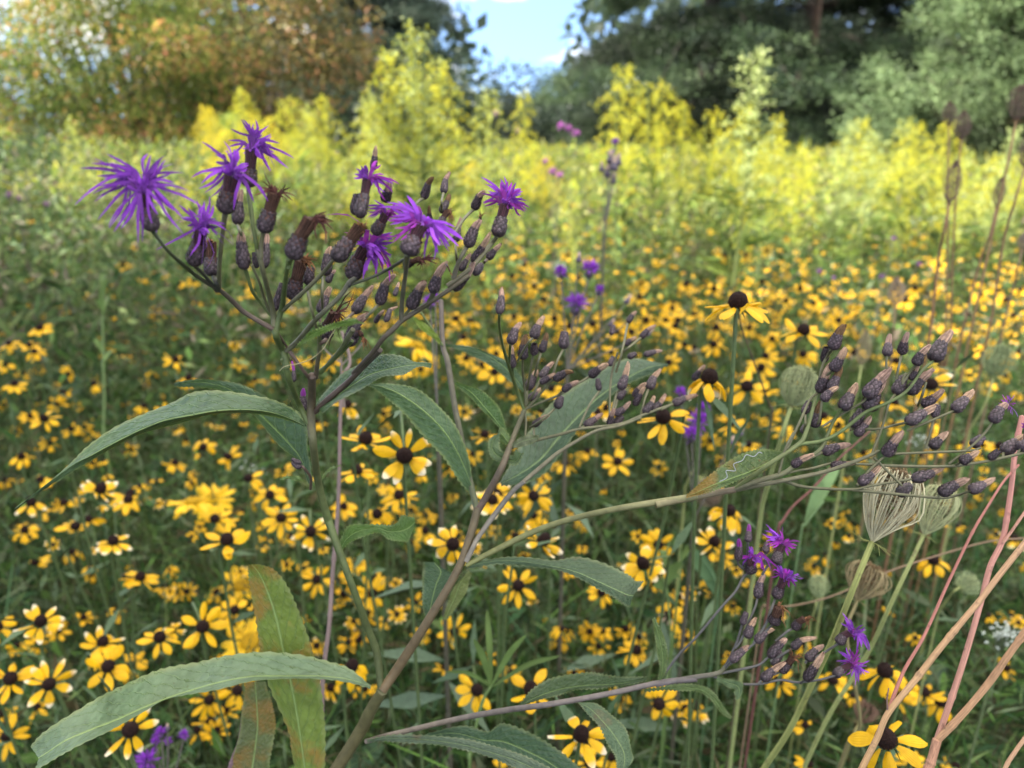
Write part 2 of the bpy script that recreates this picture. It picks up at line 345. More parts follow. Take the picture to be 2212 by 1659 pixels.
            if wl: col = np.array((.10, .035, .03)) * rng.uniform(.5, 1.7) if k in 'DEO' and len(tips) > 5 else np.array((.24, .11, .05)) * rng.uniform(.5, 1.6)
            else: col = np.array((.28, .055, .52)) * rng.uniform(.45, 1.25); 
            if not wl and k != 'D' and rng.random() < .5: col = np.array((.31, .028, .36)) * rng.uniform(.5, 1.3)
            n = 11; c0 = ct * 1.2
            cg = c0 * (1 - np.linspace(0, 1, n)[:, None] ** .5) + col * np.linspace(0, 1, n)[:, None] ** .5
            # lower tube with a V section, then two or three lobes
            upv = np.cross(T_, sd_)
            m = 7; Vv = np.stack((pts[:m] - sd_[:m] * W[:m, None], pts[:m] - upv[:m] * W[:m, None] * .5, pts[:m] + sd_[:m] * W[:m, None]), 1).reshape(-1, 3)
            i_, j_ = np.meshgrid(np.arange(m - 1), np.arange(2), indexing='ij')
            fl.add(Vv, np.stack((i_ * 3 + j_, i_ * 3 + j_ + 1, (i_ + 1) * 3 + j_ + 1, (i_ + 1) * 3 + j_), -1).reshape(-1, 4), np.repeat(cg[:m], 3, 0))
            nl = 3 if not wl else 2
            tl = np.linalg.norm(tip - pts[6])
            for lb in range(nl):
                f = (lb - (nl - 1) / 2)
                p0 = pts[6] + sd_[6] * W[6] * .6 * f; p2 = tip + sd_[-1] * f * tl * .42 + rng.normal(size=3) * tl * .16
                p1 = (p0 + p2) / 2 + sd_[8] * f * tl * .08 + upv[8] * rng.normal() * tl * .15
                q = crom([p0, p1, p2], 5); wv = W[6] * .50 * np.array((1, 1.1, .95, .7, .12))[:, None]
                if wl: wv = wv * .8
                Vl = np.stack((q - sd_[8] * wv, q + sd_[8] * wv), 1).reshape(-1, 3)
                i_ = np.arange(4); fl.add(Vl, np.stack((2 * i_, 2 * i_ + 1, 2 * i_ + 3, 2 * i_ + 2), -1), np.clip(np.repeat(np.linspace(1, 1.3, 5)[:, None] * col * rng.uniform(.6, 1.25), 2, 0), 0, 1))
        link('florets', fl.mesh('florets', M_WILT if wl else M_FLORET), hd)
    HB.append((b[0], b[1], d)); return hd
HB = []
def stem(par, name, k, pts, w0, w1, c=(.10, .13, .055), c2=None, fld=None, sides=9, mat=None, d0=None, d1=None):
    q = zz(k, *pts); f = fld or fd; ds = [f(*p) for p in q]
    for e in (0, -1):
        best = min(HB, key=lambda h: (h[0] - q[e][0]) ** 2 + (h[1] - q[e][1]) ** 2) if HB else None
        if best and math.hypot(best[0] - q[e][0], best[1] - q[e][1]) < 9: ds[e] = best[2] + .0005
    if d0: ds = list(np.linspace(d0, d1 or d0, len(q)))
    P = crom([at(*p, d) for p, d in zip(q, ds)], max(8, 5 * len(q)))
    n = len(P); wp = np.linspace(w0, w1, n) * np.interp(np.linspace(0, 1, n), np.linspace(0, 1, len(ds)), ds) / FPX / 2
    wp = wp * (1 + .05 * np.sin(np.linspace(0, 9, n) + rng.uniform(0, 6)))
    mb = MB(); tube(mb, P, wp, sides, c, c2, .05); return link(name, mb.mesh(name, mat or M_STEM), par)
def leaf(par, k, st, col, d=None, mat=None, fld=None, name='leaf', curl=0., da=.0, db=.0, ser=1., bruise=None):
    """stations base->tip: (midrib x,y, edge a x,y, edge b x,y); da, db push the two margins back (+) or forward (-) in depth, in metres"""
    st = np.asarray(st, float); n = 64
    s = ZO[k][2]; o = np.array(ZO[k][:2]); q = st.reshape(len(st), 3, 2) * s + o
    dd = np.array([(fld or fd)(*p[0]) for p in q]) if d is None else np.linspace(d[0], d[1], len(q))
    wmax = max(np.linalg.norm(q[:, 1] - q[:, 2], axis=1).max(), 1)
    wf = np.linalg.norm(q[:, 1] - q[:, 2], axis=1) / wmax
    M = crom([at(*p[0], z) for p, z in zip(q, dd)], n); A = crom([at(*p[1], z + da * f) for p, z, f in zip(q, dd, wf)], n); Bm = crom([at(*p[2], z + db * f) for p, z, f in zip(q, dd, wf)], n)
    m = 13; rows = []
    Lf = np.linalg.norm(np.diff(M, axis=0), axis=1).sum()
    for e, X, sg in ((0, A, 1), (1, Bm, -1)):
        t = np.linspace(0, 1, m // 2 + 1)[1:] if e else np.linspace(1, 0, m // 2 + 1)[:-1]
        rows.append([(M + (X - M) * tt, .5 - .5 * tt * sg) for tt in t])
    cols_ = rows[0] + [(M, .5)] + rows[1]
    V = np.stack([c_[0] for c_ in cols_], 1); uu = np.broadcast_to(np.linspace(0, 1, n)[:, None], (n, m)); vv = np.broadcast_to(np.array([c_[1] for c_ in cols_])[None], (n, m))
    T_ = nrm(np.gradient(M, axis=0)); Wd = np.linalg.norm(A - Bm, axis=1)
    Sd = nrm(A - Bm); Nm = nrm(np.cross(T_, Sd))
    # quilting between side veins, wavy margins, saw teeth
    sa = np.abs(vv - .5) * 2
    ph = uu * 15 - np.abs(vv - .5) * 6
    quilt = np.abs(np.sin(ph * math.pi)) * np.sin(sa * math.pi) * .010 * Wd[:, None] ** 0 * min(1., Lf * 6) * .08
    wave = np.sin(uu * 19 + vv * 2 + rng.uniform(0, 6)) * sa ** 2 * .0009 + np.sin(sa * math.pi / 2) * curl * Wd[:, None]
    V = V + Nm[:, None] * (quilt + wave)[:, :, None]
    saw = (np.arange(n) * ser % 2 < 1)[:, None] * ser
    V[:, 0] += (A - M) / (np.linalg.norm(A - M, axis=1, keepdims=True) + 1e-6) * saw * .0009
    V[:, -1] += (Bm - M) / (np.linalg.norm(Bm - M, axis=1, keepdims=True) + 1e-6) * saw * .0009
    i, j = np.meshgrid(np.arange(n - 1), np.arange(m - 1), indexing='ij')
    F = np.stack((i * m + j, i * m + j + 1, (i + 1) * m + j + 1, (i + 1) * m + j), -1).reshape(-1, 4)
    mb = MB(); cc = np.broadcast_to(np.asarray(col, float), (n * m, 3)) * (1 + .08 * rng.normal(size=(n * m, 1)))
    if bruise is not None:
        b_ = vnoise(np.stack((uu.reshape(-1) * 9, vv.reshape(-1) * 2.2), -1), 1.6, 4); k_ = np.clip((b_ - bruise[2]) * 9, 0, 1) * (uu.reshape(-1) > bruise[0]) * (uu.reshape(-1) < bruise[1]) * np.clip(1.3 - vv.reshape(-1) * 2.2, 0, 1); cc = cc * (1 - .82 * k_[:, None]) + np.array((.02, .012, .018)) * k_[:, None]
    edge = (sa.reshape(-1) > .97); cc = np.where(edge[:, None], cc * .5 + np.array((.12, .13, .06)), cc)
    mb.add(V.reshape(-1, 3), F, cc, np.stack((uu, vv), -1).reshape(-1, 2))
    return link(name, mb.mesh(name, mat or M_LEAF), par)

base = at(640, 1760, .47); base[2] = 0; 
IW = thing('ironweed_plant', tuple(base), 'tall forked ironweed plant with purple blooms, brown tufted buds and drooping toothed leaves', 'plant')
class Par:                                       # parts are built in world space and hung under the plant
    pass
def hang(root):
    inv = Matrix.Translation(-Vector(root.location))
    for o in root.children:
        o.matrix_parent_inverse = inv
# flower heads of the top spray
H_ = lambda *a, **k: head(IW, *a, **k)
H_('D', 640,1090, 580,870, 165, 'bloom', [(280,480),(200,560),(110,690),(90,800),(160,960),(370,1000),(390,1130),(240,640),(430,570),(650,430),(830,510),(770,470),(790,690),(910,760),(870,850),(900,1000),(570,1060),(740,460),(160,610)], (565,770), dz=-.004)
H_('D', 1000,1400, 1050,1190, 170, 'bloom', [(915,890),(1070,830),(1145,850),(930,1000),(1250,1060),(1315,1245),(915,1330),(1060,1380),(850,1000),(1220,1010),(1110,870)], (1070,1090))
H_('D', 1180,1490, 1160,1330, 160, 'wilt', [(1150,1150),(1120,1170),(1190,1180)], (1155,1200), dz=.008)
H_('D', 1285,930, 1320,720, 170, 'bloom', [(1195,350),(1280,330),(1365,360),(1075,630),(1540,850),(1500,490),(1405,390),(1240,420),(1110,690),(1450,520)], (1345,600), dz=-.004)
H_('D', 1495,690, 1515,520, 150, 'bloom', [(1430,120),(1520,100),(1600,180),(1700,200),(1740,320),(1750,370),(1800,500),(1710,590),(1330,320),(1440,370),(1560,150),(1650,230),(1780,470)], (1525,370), dz=.004)
H_('D', 1630,1100, 1690,900, 165, 'wilt', [(1600,600),(1650,610),(1860,680),(1940,800),(1560,730),(1850,820),(1740,680),(1700,670)], (1730,760))
H_('D', 1400,1030, 1410,870, 130, 'bud', tuft=(1430,720), dz=.012)
H_('D', 1462,1435, 1440,1235, 145, 'bud', tuft=(1430,1100), dz=.004)
H_('D', 1640,1420, 1655,1250, 100, 'bud', tuft=(1668,1115), dz=.012)
H_('D', 1575,1420, 1560,1310, 80, 'closed', dz=.018)
H_('E', 340,930, 410,760, 165, 'wilt', [(615,590),(660,680),(600,790),(650,740),(550,600),(580,620)], (485,640), dz=-.006)
H_('E', 665,945, 780,790, 150, 'wilt', [(920,650),(905,690),(870,740),(850,650),(890,660)], (850,700), dz=-.008)
H_('E', 850,620, 890,450, 110, 'bloom', [(810,290),(890,240),(1005,200),(1105,440),(1040,330),(870,210),(870,270),(1000,300),(1080,400)], (910,350))
H_('E', 815,600, 830,480, 90, 'closed', dz=.012)
H_('E', 955,265, 965,180, 74, 'bud', tuft=(975,85), dz=.012)
H_('E', 1040,495, 1065,430, 95, 'bud', tuft=(1082,325), dz=.014)
H_('E', 960,745, 1020,650, 105, 'bloom', [(915,560),(925,610),(1000,520),(1140,530),(1080,560),(1150,600),(960,540)], (1050,600), dz=.006)
H_('E', 1205,900, 1270,770, 165, 'bloom', [(1130,560),(1200,530),(1290,580),(1100,620),(1150,690),(1400,640),(1510,770),(1525,860),(1440,900),(1490,690),(1360,800),(1110,740),(1060,570),(1530,820),(1250,560),(1350,600),(1090,660)], (1310,690), dz=-.006)
H_('E', 790,1085, 850,920, 140, 'bloom', [(1100,760),(1110,830),(1060,950),(1020,1030),(950,1085),(1000,740),(930,740),(985,1060),(690,670),(1090,800)], (895,850), dz=.008)
H_('E', 600,1055, 612,930, 100, 'bud', tuft=(632,840), dz=.02)
H_('E', 350,1235, 380,1080, 125, 'wilt', [(540,940),(500,890),(480,1000),(440,900),(520,1010)], (415,950), dz=.008)
H_('E', 465,1125, 480,1020, 100, 'closed', dz=.02)
H_('E', 215,1325, 260,1160, 75, 'closed', dz=.012)
H_('E', 555,1335, 590,1240, 95, 'bud', tuft=(630,1145), dz=.012)
H_('E', 600,1535, 615,1410, 110, 'wilt', [(740,1380),(720,1440),(670,1590),(800,1190),(700,1320),(620,1290)], (660,1340), dz=.018)
H_('E', 770,1585, 820,1440, 135, 'bud', tuft=(912,1340), dz=.006)
H_('E', 800,1500, 850,1480, 60, 'wilt', [(905,1620),(875,1560),(895,1590)], (870,1500), dz=.012)
H_('E', 810,1335, 870,1240, 100, 'bud', tuft=(950,1140), dz=.014)
H_('E', 1000,1275, 1035,1150, 112, 'bud', tuft=(1110,1050), dz=.008)
H_('E', 1230,1305, 1285,1190, 112, 'bud', tuft=(1345,1100), dz=-.002)
H_('E', 1400,1185, 1430,1080, 115, 'bud', tuft=(1500,955), dz=-.002)
H_('E', 1500,965, 1515,985, 18, 'wilt', [(1555,1060),(1550,1050)], (1530,1020), dz=-.002)
H_('E', 1560,1165, 1640,1075, 90, 'bud', tuft=(1712,965), dz=.006)
H_('O', 1400,1330, 1510,1160, 150, 'bud', tuft=(1640,945), dz=.006)
H_('O', 1330,1130, 1410,920, 190, 'bud', tuft=(1500,760), dz=.0)
H_('O', 1500,770, 1505,740, 50, 'wilt', [(1475,600),(1620,640),(1560,660),(1430,720)], (1510,720), dz=.0)
H_('O', 1740,985, 1790,740, 205, 'bloom', [(1560,340),(1790,230),(1850,240),(2030,290),(2060,380),(2090,420),(2130,620),(2100,560),(1545,530),(1950,320),(1700,400),(1600,330),(2110,650),(1980,300)], (1835,580), dz=-.006)
H_('O', 740,480, 790,310, 155, 'bud', tuft=(865,185), dz=.01)
H_('O', 1010,400, 1030,255, 122, 'bud', tuft=(1090,120), dz=.02)
H_('O', 975,660, 1040,545, 130, 'bud', tuft=(1092,420), dz=.02)
H_('O', 1420,620, 1480,470, 155, 'bud', tuft=(1560,370), dz=.008)
H_('O', 1170,1045, 1200,910, 150, 'bud', tuft=(1245,740), dz=.02)
H_('O', 1600,1290, 1680,1190, 140, 'bud', tuft=(1785,1085), dz=.014)
H_('O', 1430,1490, 1500,1390, 150, 'closed', dz=.014)
H_('O', 1230,1445, 1300,1330, 120, 'bud', tuft=(1372,1215), dz=.014)
H_('O', 830,800, 820,690, 95, 'bud', tuft=(815,575), dz=.02)
H_('O', 940,890, 1000,740, 120, 'wilt', [(1170,600),(1080,590),(1110,870),(1120,800)], (1060,650), dz=.018)
H_('O', 480,1380, 590,1320, 130, 'wilt', [(940,1310),(900,1250),(850,1190),(820,1390),(690,1440),(770,1160),(880,1330),(640,1400)], (680,1290), dz=.012)
H_('L', 625,682, 620,550, 112, 'pbud', tuft=(620,440), dz=.012)
H_('L', 522,365, 520,270, 62, 'pbud', tuft=(500,145), dz=.03)
H_('M', 1650,500, 1700,400, 120, 'bud', tuft=(1760,330), dz=.06)
H_('N', 780,1030, 830,900, 100, 'bud', tuft=(930,830), dz=.08)
H_('N', 900,680, 930,590, 80, 'bud', tuft=(960,500), dz=.08)
H_('N', 640,1040, 690,950, 90, 'bud', tuft=(760,880), dz=.09)
H_('L', 590,1290, 530,1250, 90, 'closed', dz=.0); H_('L', 600,1250, 520,1210, 70, 'closed', dz=.004)
# heads of the middle spray
for b in """1030,410,1040,330,70,1045,255;1095,592,1120,520,76,1155,462;1110,735,1105,668,62,1105,600;1170,685,1175,610,72,1188,540;1230,558,1255,495,78,1295,425
1280,642,1300,585,60,1315,525;1280,795,1310,745,62,1352,700;1355,805,1415,768,62,1468,755;1198,865,1230,800,72,1255,745;1275,825,1320,795,52,1365,770
1570,785,1620,745,72,1675,710;1230,1082,1270,1050,52,1325,1015;1540,1085,1590,1050,66,1645,1010;1408,872,1450,840,56,1505,812;1205,925,1240,892,56,1275,858
1755,865,1780,800,66,1805,705;1925,862,1950,805,66,1995,745;1838,905,1862,865,52,1905,825;1718,1015,1768,985,56,1815,940;1895,1005,1935,955,60,1960,905
1945,995,1985,955,60,2025,895;2068,952,2130,922,62,2212,895;1800,465,1822,425,46,1850,395;1878,555,1912,515,50,1965,478;1780,595,1810,572,46,1850,548
1898,655,1950,640,46,2002,630;2190,805,2225,760,46,2262,720;1840,960,1870,900,55,1900,850;1690,1080,1700,1030,50,1720,980""".replace('\n', ';').split(';'):
    v = list(map(float, b.split(','))); far = .05 if v[1] < 700 and v[0] > 1600 or v[0] > 1700 and v[1] < 760 else rng.uniform(-.006, .012)
    H_('G', v[0], v[1], v[2], v[3], v[4], 'bud', tuft=(v[5], v[6]), dz=far)
for v in ((1238,655,1240,605,60),(1415,620,1420,540,72),(1630,872,1622,815,46),(1375,978,1395,920,64),(1738,922,1772,882,56),(1718,1072,1758,1035,62),(1700,535,1712,490,44),(1690,722,1708,680,44),(1800,672,1838,652,44)):
    H_('G', *v, 'closed', dz=.01)
# heads of the right spray
for b in """1060,625,1090,550,86,1132,475;1060,752,1100,690,82,1140,615;985,882,1010,810,82,1045,712;1050,872,1080,805,80,1115,728;1000,932,1040,885,70,1092,848
1120,982,1160,915,92,1205,835;950,1092,968,1025,84,990,938;1270,992,1310,905,125,1372,810;1260,912,1320,835,100,1405,740;1200,1140,1250,1085,72,1292,1025
1390,662,1395,605,66,1406,535;1478,652,1490,590,76,1512,525;1558,718,1590,660,80,1645,598;1668,692,1706,605,112,1772,515;1518,892,1580,820,92,1665,742
1530,805,1555,760,60,1575,720;1598,962,1660,922,82,1725,866;1508,1062,1588,1015,88,1688,962;1788,992,1845,935,82,1905,872;1378,1262,1420,1195,92,1482,1118
1000,1242,1075,1212,78,1165,1192;820,1322,865,1290,62,942,1252;1050,1322,1125,1312,62,1200,1300;1220,1432,1285,1382,80,1345,1325;1540,1402,1635,1372,86,1732,1325
1700,1492,1785,1442,86,1872,1398;1888,1472,1950,1440,76,2032,1398;1650,1212,1695,1172,80,1750,1118;1828,1302,1878,1270,72,1938,1232;2088,1242,2145,1192,92,2212,1140""".replace('\n', ';').split(';'):
    v = list(map(float, b.split(','))); H_('H', v[0], v[1], v[2], v[3], v[4], 'bud', tuft=(v[5], v[6]), dz=rng.uniform(-.008, .010))
for v in ((1010,702,1022,632,62),(890,1012,915,952,60),(880,1122,900,1080,48),(1180,1092,1228,1012,92),(1440,892,1478,812,82),(1670,1032,1690,972,60),(1460,1492,1510,1452,80),(1900,1202,1948,1160,70),(2000,1282,2048,1240,60)):
    H_('H', *v, 'closed', dz=rng.uniform(0, .01))
H_('H', 2020,1062, 2060,992, 82, 'bud', tuft=(2105,945)); H_('H', 2080,960, 2095,945, 30, 'bloom', [(2150,1025),(2085,900),(2130,895),(2160,945),(2120,1000),(2070,930)], (2110,950))
H_('H', 2190,1225, 2235,1185, 80, 'bloom', [(2200,1070),(2240,1060),(2290,1080),(2300,1130),(2215,1100),(2260,1050)], (2240,1120))
# heads of the low right spray
K_ = lambda *a, **k: head(IW, 'K', *a, **k)
K_(575,490,570,435,78,'bloom',[(510,400),(555,330),(605,490),(700,455),(645,400),(680,425),(530,440),(560,370)],(580,405))
K_(555,305,560,255,52,'pbud',tuft=(562,200)); K_(495,415,502,345,62,'pbud',tuft=(500,285)); K_(660,372,668,322,52,'closed')
K_(720,435,740,370,72,'bloom',[(655,270),(660,210),(740,230),(850,320),(812,372),(720,300),(690,330),(800,290),(690,250)],(755,330))
K_(612,642,625,565,76,'bud',tuft=(652,500)); K_(720,642,748,575,72,'bloom',[(740,440),(790,460),(872,500),(862,540),(830,580),(700,500),(750,480),(820,470)],(770,530))
K_(708,795,722,745,84,'wilt',[(742,660),(812,740),(760,655),(800,800),(770,700)],(740,700))
K_(550,882,568,822,72,'bud',tuft=(602,762)); K_(520,802,540,742,50,'closed'); K_(600,905,648,855,70,'bud',tuft=(705,825))
K_(830,825,862,782,62,'wilt',[(970,770),(905,830),(922,740)],(890,765)); K_(820,942,862,902,62,'bud',tuft=(962,876))
K_(678,995,740,925,72,'bud',tuft=(785,885)); K_(700,1040,745,985,60,'closed'); K_(450,1022,508,965,62,'bud',tuft=(562,928))
K_(908,1015,950,965,72,'bud',tuft=(1003,925)); K_(638,1135,690,1085,72,'bud',tuft=(772,1028)); K_(750,1085,800,1030,60,'wilt',[(892,1000),(872,1070),(790,930),(800,960),(882,980)],(820,1000))
K_(900,1135,948,1065,72,'bud',tuft=(1005,975)); K_(1095,915,1130,865,72,'bloom',[(1120,760),(1190,790),(1250,820),(1262,930),(1222,900),(1262,860),(1150,780),(1240,940)],(1160,850))
K_(1078,1105,1110,1070,62,'bloom',[(1100,980),(1130,940),(1190,950),(1250,1000),(1272,1050),(1250,1110),(1200,1130),(1140,1100),(1100,1030),(1220,1140)],(1165,1045))
# stems
GR, GR2, PU, TN = (.095, .125, .04), (.135, .13, .07), (.12, .08, .06), (.20, .18, .11)
A_ = lambda n, *a, **k: stem(IW, n, *a, **k)
A_('stem', 'X', (600,1900, 700,1700, 728,1659, 780,1576, 800,1535, 826,1492), 32, 24, (.12,.095,.045), (.11,.105,.045), d0=.49, d1=.44)
A_('branch', 'J', (330,1190, 420,1060, 600,780, 780,470, 860,250, 900,100), 22, 17, (.15,.105,.055), (.10,.08,.045))
A_('branch', 'J', (320,1215, 312,1100, 290,950, 240,820, 160,600, 70,360, 0,160), 15, 16, (.075,.085,.035), GR)
A_('branch', 'F', (1970,1655, 1910,1420, 1880,1200, 1866,1050, 1870,900, 1872,780), 16, 18, GR, PU)
A_('branch', 'M', (1500,1780, 1520,1600, 1550,1400, 1545,1250, 1560,1050), 10, 8, PU, GR)
A_('branch', 'F', (1850,1065, 1790,940, 1740,820, 1700,680), 12, 13, GR, GR)
A_('branch', 'M', (1110,1659, 1085,1500, 1030,1380, 960,1220, 950,1130), 14, 14, GR, GR)
A_('branch', 'M', (950,1140, 700,1000, 500,870, 350,720, 190,590, 60,520, -150,380), 12, 9, PU, (.06,.06,.04))
A_('pedicel', 'D', (1040,1500, 960,1430, 780,1270, 630,1075), 9, 8, (.05,.06,.03))
A_('pedicel', 'X', (473,628, 466,609, 460,594), 11, 9, (.05,.05,.04)); A_('pedicel', 'D', (1215,1630, 1180,1580, 1100,1480, 1005,1390), 8, 8, (.05,.05,.04))
A_('pedicel', 'M', (890,940, 750,760, 640,600, 545,310), 7, 8, GR); A_('pedicel', 'M', (880,920, 800,700, 740,500, 680,360, 640,260), 6, 6, GR2)
A_('pedicel', 'M', (940,1100, 930,960, 880,700, 800,400, 740,150, 700,20), 13, 9, GR2, GR2); A_('pedicel', 'D', (1620,1420, 1580,1250, 1535,1000, 1495,685), 10, 9, GR)
A_('pedicel', 'D', (1610,1330, 1612,1220, 1630,1095), 10, 9, GR2); A_('pedicel', 'D', (1240,1600, 1235,1450, 1250,1250, 1275,1050, 1290,925), 8, 11, GR2)
A_('pedicel', 'D', (1435,1120, 1420,1080, 1400,1025), 7, 7, GR2)
A_('branch', 'M', (960,1150, 1000,980, 1045,820, 1080,550, 1120,250, 1150,60), 13, 10, GR); A_('pedicel', 'E', (322,1000, 330,960, 340,925), 10, 9, GR)
A_('branch', 'M', (1055,870, 1200,740, 1400,560, 1600,360, 1740,190), 9, 9, GR2, GR2)
A_('branch', 'M', (1100,1425, 1250,1290, 1450,1050, 1600,900, 1750,760, 1860,640, 1950,500, 2030,440), 11, 10, GR2, (.07,.07,.05))
A_('branch', 'E', (780,1125, 850,1100, 960,1060, 1080,1000, 1190,930), 6, 7, (.06,.07,.04)); A_('pedicel', 'E', (770,1140, 780,1110, 792,1082), 9, 9, (.05,.05,.04))
A_('branch', 'M', (985,1180, 1090,1340, 1180,1460, 1300,1640, 1450,1840, 1480,1880), 6, 7, PU)
A_('pedicel', 'E', (565,1500, 560,1440, 555,1335), 6, 6, PU); A_('pedicel', 'E', (560,1560, 590,1545, 602,1530), 9, 9, PU)
A_('pedicel', 'M', (1510,1150, 1480,1000, 1420,780, 1380,560), 6, 6, GR2); A_('pedicel', 'M', (1590,900, 1585,700, 1590,560, 1600,430), 6, 6, GR2)
A_('branch', 'M', (1560,1720, 1750,1500, 1870,1350, 1930,1240, 2000,1130), 8, 12, GR, GR2); A_('branch', 'L', (740,300, 900,170, 1080,0, 1150,-80), 8, 8, GR)
A_('pedicel', 'E', (700,1450, 760,1380, 810,1330), 5, 7, PU); A_('pedicel', 'E', (900,1370, 960,1310, 1000,1270), 5, 7, GR2)
A_('branch', 'L', (745,690, 880,560, 1100,370, 1300,170, 1450,20), 13, 12, (.09,.06,.045), (.09,.065,.05))
A_('branch', 'N', (350,1720, 600,1450, 750,1250, 900,1110, 1000,1010, 1250,850, 1450,720, 1700,550, 1900,400), 12, 10, (.10,.075,.055), (.13,.11,.07))
A_('branch', 'O', (1060,1650, 1230,1530, 1400,1390, 1560,1200, 1660,1080, 1735,980), 10, 9, (.13,.115,.07), GR2)
A_('branch', 'N', (1000,1020, 995,850, 1020,600, 1055,350, 1075,200, 1090,120), 11, 8, (.13,.12,.08), (.11,.10,.07)); A_('pedicel', 'E', (1195,1000, 1200,950, 1205,895), 9, 10, GR2)
A_('pedicel', 'N', (1350,830, 1400,750, 1420,690, 1440,630), 7, 8, GR2); A_('pedicel', 'N', (1690,440, 1730,300, 1800,150, 1880,-10), 8, 8, (.13,.12,.08))
A_('pedicel', 'O', (1150,1560, 1190,1420, 1250,1260, 1330,1125), 8, 7, (.14,.12,.09)); A_('pedicel', 'O', (500,790, 600,610, 680,500, 742,470), 6, 6, GR2)
A_('pedicel', 'O', (985,640, 985,520, 1010,395), 5, 6, GR2); A_('pedicel', 'O', (1060,1060, 1180,900, 1300,730, 1422,612), 6, 7, GR2); A_('pedicel', 'O', (1200,1400, 1180,1200, 1170,1040), 5, 5, GR2)
A_('pedicel', 'O', (1560,1330, 1600,1290), 6, 7, PU); A_('pedicel', 'O', (1370,1390, 1400,1330), 8, 8, PU); A_('pedicel', 'E', (1150,1420, 1190,1360, 1230,1300), 6, 7, GR2); A_('pedicel', 'E', (1370,1250, 1390,1210, 1400,1180), 8, 8, GR2)
A_('pedicel', 'L', (665,800, 660,740, 628,680), 5, 5, GR2); A_('pedicel', 'L', (700,1520, 700,1400, 640,1310, 600,1270), 6, 6, PU)
A_('branch', 'L', (700,350, 620,240, 500,80, 440,0), 7, 7, PU)
# middle spray stems
A_('branch', 'G', (895,1600, 960,1490, 1040,1340, 1080,1240, 1110,1160, 1150,1060, 1180,985), 17, 10, (.11,.07,.055), GR2)
A_('branch', 'G', (1178,985, 1130,850, 1090,730, 1050,600, 1030,480, 1030,408), 8, 6, GR, GR); A_('pedicel', 'G', (1090,700, 1092,640, 1096,590), 5, 6, GR); A_('pedicel', 'G', (1112,790, 1110,760, 1110,732), 6, 6, GR)
for p in ((1140,690,1180,620,1212,570,1232,555),(1190,960,1180,850,1170,760,1170,682),(1195,870,1215,760,1235,650),(1190,980,1260,910,1340,800,1375,700,1415,618),(1190,980,1280,940,1400,890,1480,840,1572,785),(1510,1090,1540,1020,1580,940,1632,870),
          (1215,1090,1290,1040,1360,980),(1240,780,1262,700,1282,640),(1200,940,1240,880,1280,792),(1310,830,1355,805),(1190,960,1195,900,1200,862),(1690,1070,1730,900,1755,862),(1880,1020,1900,930,1925,860),(1730,760,1770,620,1800,462),
          (1770,640,1820,600,1880,552),(1690,1080,1700,800,1740,640),(1690,1040,1720,1012),(2000,985,2030,970,2070,950),(1240,1150,1235,1080),(1510,1100,1540,1082),(1185,960,1210,922),(1380,900,1410,870),(1700,1075,1740,920),(1185,1150,1190,1050,1180,990)):
    A_('pedicel', 'G', p, 5, 5, GR2)
A_('branch', 'G', (1105,1210, 1260,1165, 1400,1130, 1520,1098, 1750,1070, 1880,1020, 2000,975, 2075,950), 7, 6, GR2, GR2)
A_('branch', 'J', (830,420, 870,340, 900,280, 1000,140, 1110,0, 1180,-60), 12, 11, (.20,.18,.15), (.19,.17,.14)); A_('branch', 'G', (1170,1420, 1300,1310, 1400,1230, 1600,1115, 1750,1080, 1880,1030), 10, 6, (.17,.15,.10), GR2)
A_('branch', 'G', (895,1580, 870,1480, 830,1300, 790,1100, 760,950, 720,700, 690,590, 680,330), 14, 11, (.10,.12,.06), (.13,.10,.085), d0=.45, d1=.50)
A_('pedicel', 'G', (690,600, 620,490, 560,400), 6, 5, GR, d0=.49)
# right spray stems
A_('branch', 'J', (830,445, 1000,355, 1250,235, 1500,155, 1800,92, 2212,30), 12, 15, (.16,.17,.06), (.20,.19,.09)); A_('branch', 'H', (0,1555, 270,1500, 480,1462), 16, 14, (.20,.18,.09), (.20,.15,.10))
A_('branch', 'H', (470,1465, 620,1410, 760,1370, 850,1310, 990,1220, 1060,1070, 1115,978), 12, 6, TN, GR); A_('branch', 'H', (480,1462, 600,1370, 700,1300, 860,1190, 900,1130, 940,1000, 970,880), 11, 7, (.16,.18,.07), (.13,.16,.06))
A_('branch', 'H', (968,890, 1000,730, 1040,650, 1062,622), 6, 6, GR2); A_('branch', 'H', (865,1190, 1000,1170, 1120,1110, 1260,1000, 1400,940, 1510,870, 1600,750, 1668,690), 9, 6, (.13,.17,.06), (.11,.14,.05))
A_('branch', 'H', (490,1462, 760,1410, 1000,1360, 1130,1320, 1260,1270, 1340,1230), 10, 7, TN, GR2); A_('branch', 'H', (760,1405, 900,1448, 1180,1462, 1290,1440, 1540,1400), 7, 5, GR2)
A_('branch', 'H', (1180,1463, 1450,1490, 1700,1512, 1800,1500, 1890,1470), 7, 5, GR2); A_('branch', 'H', (1200,1308, 1500,1322, 1800,1320, 2050,1280, 2212,1240, 2300,1200), 6, 7, GR2)
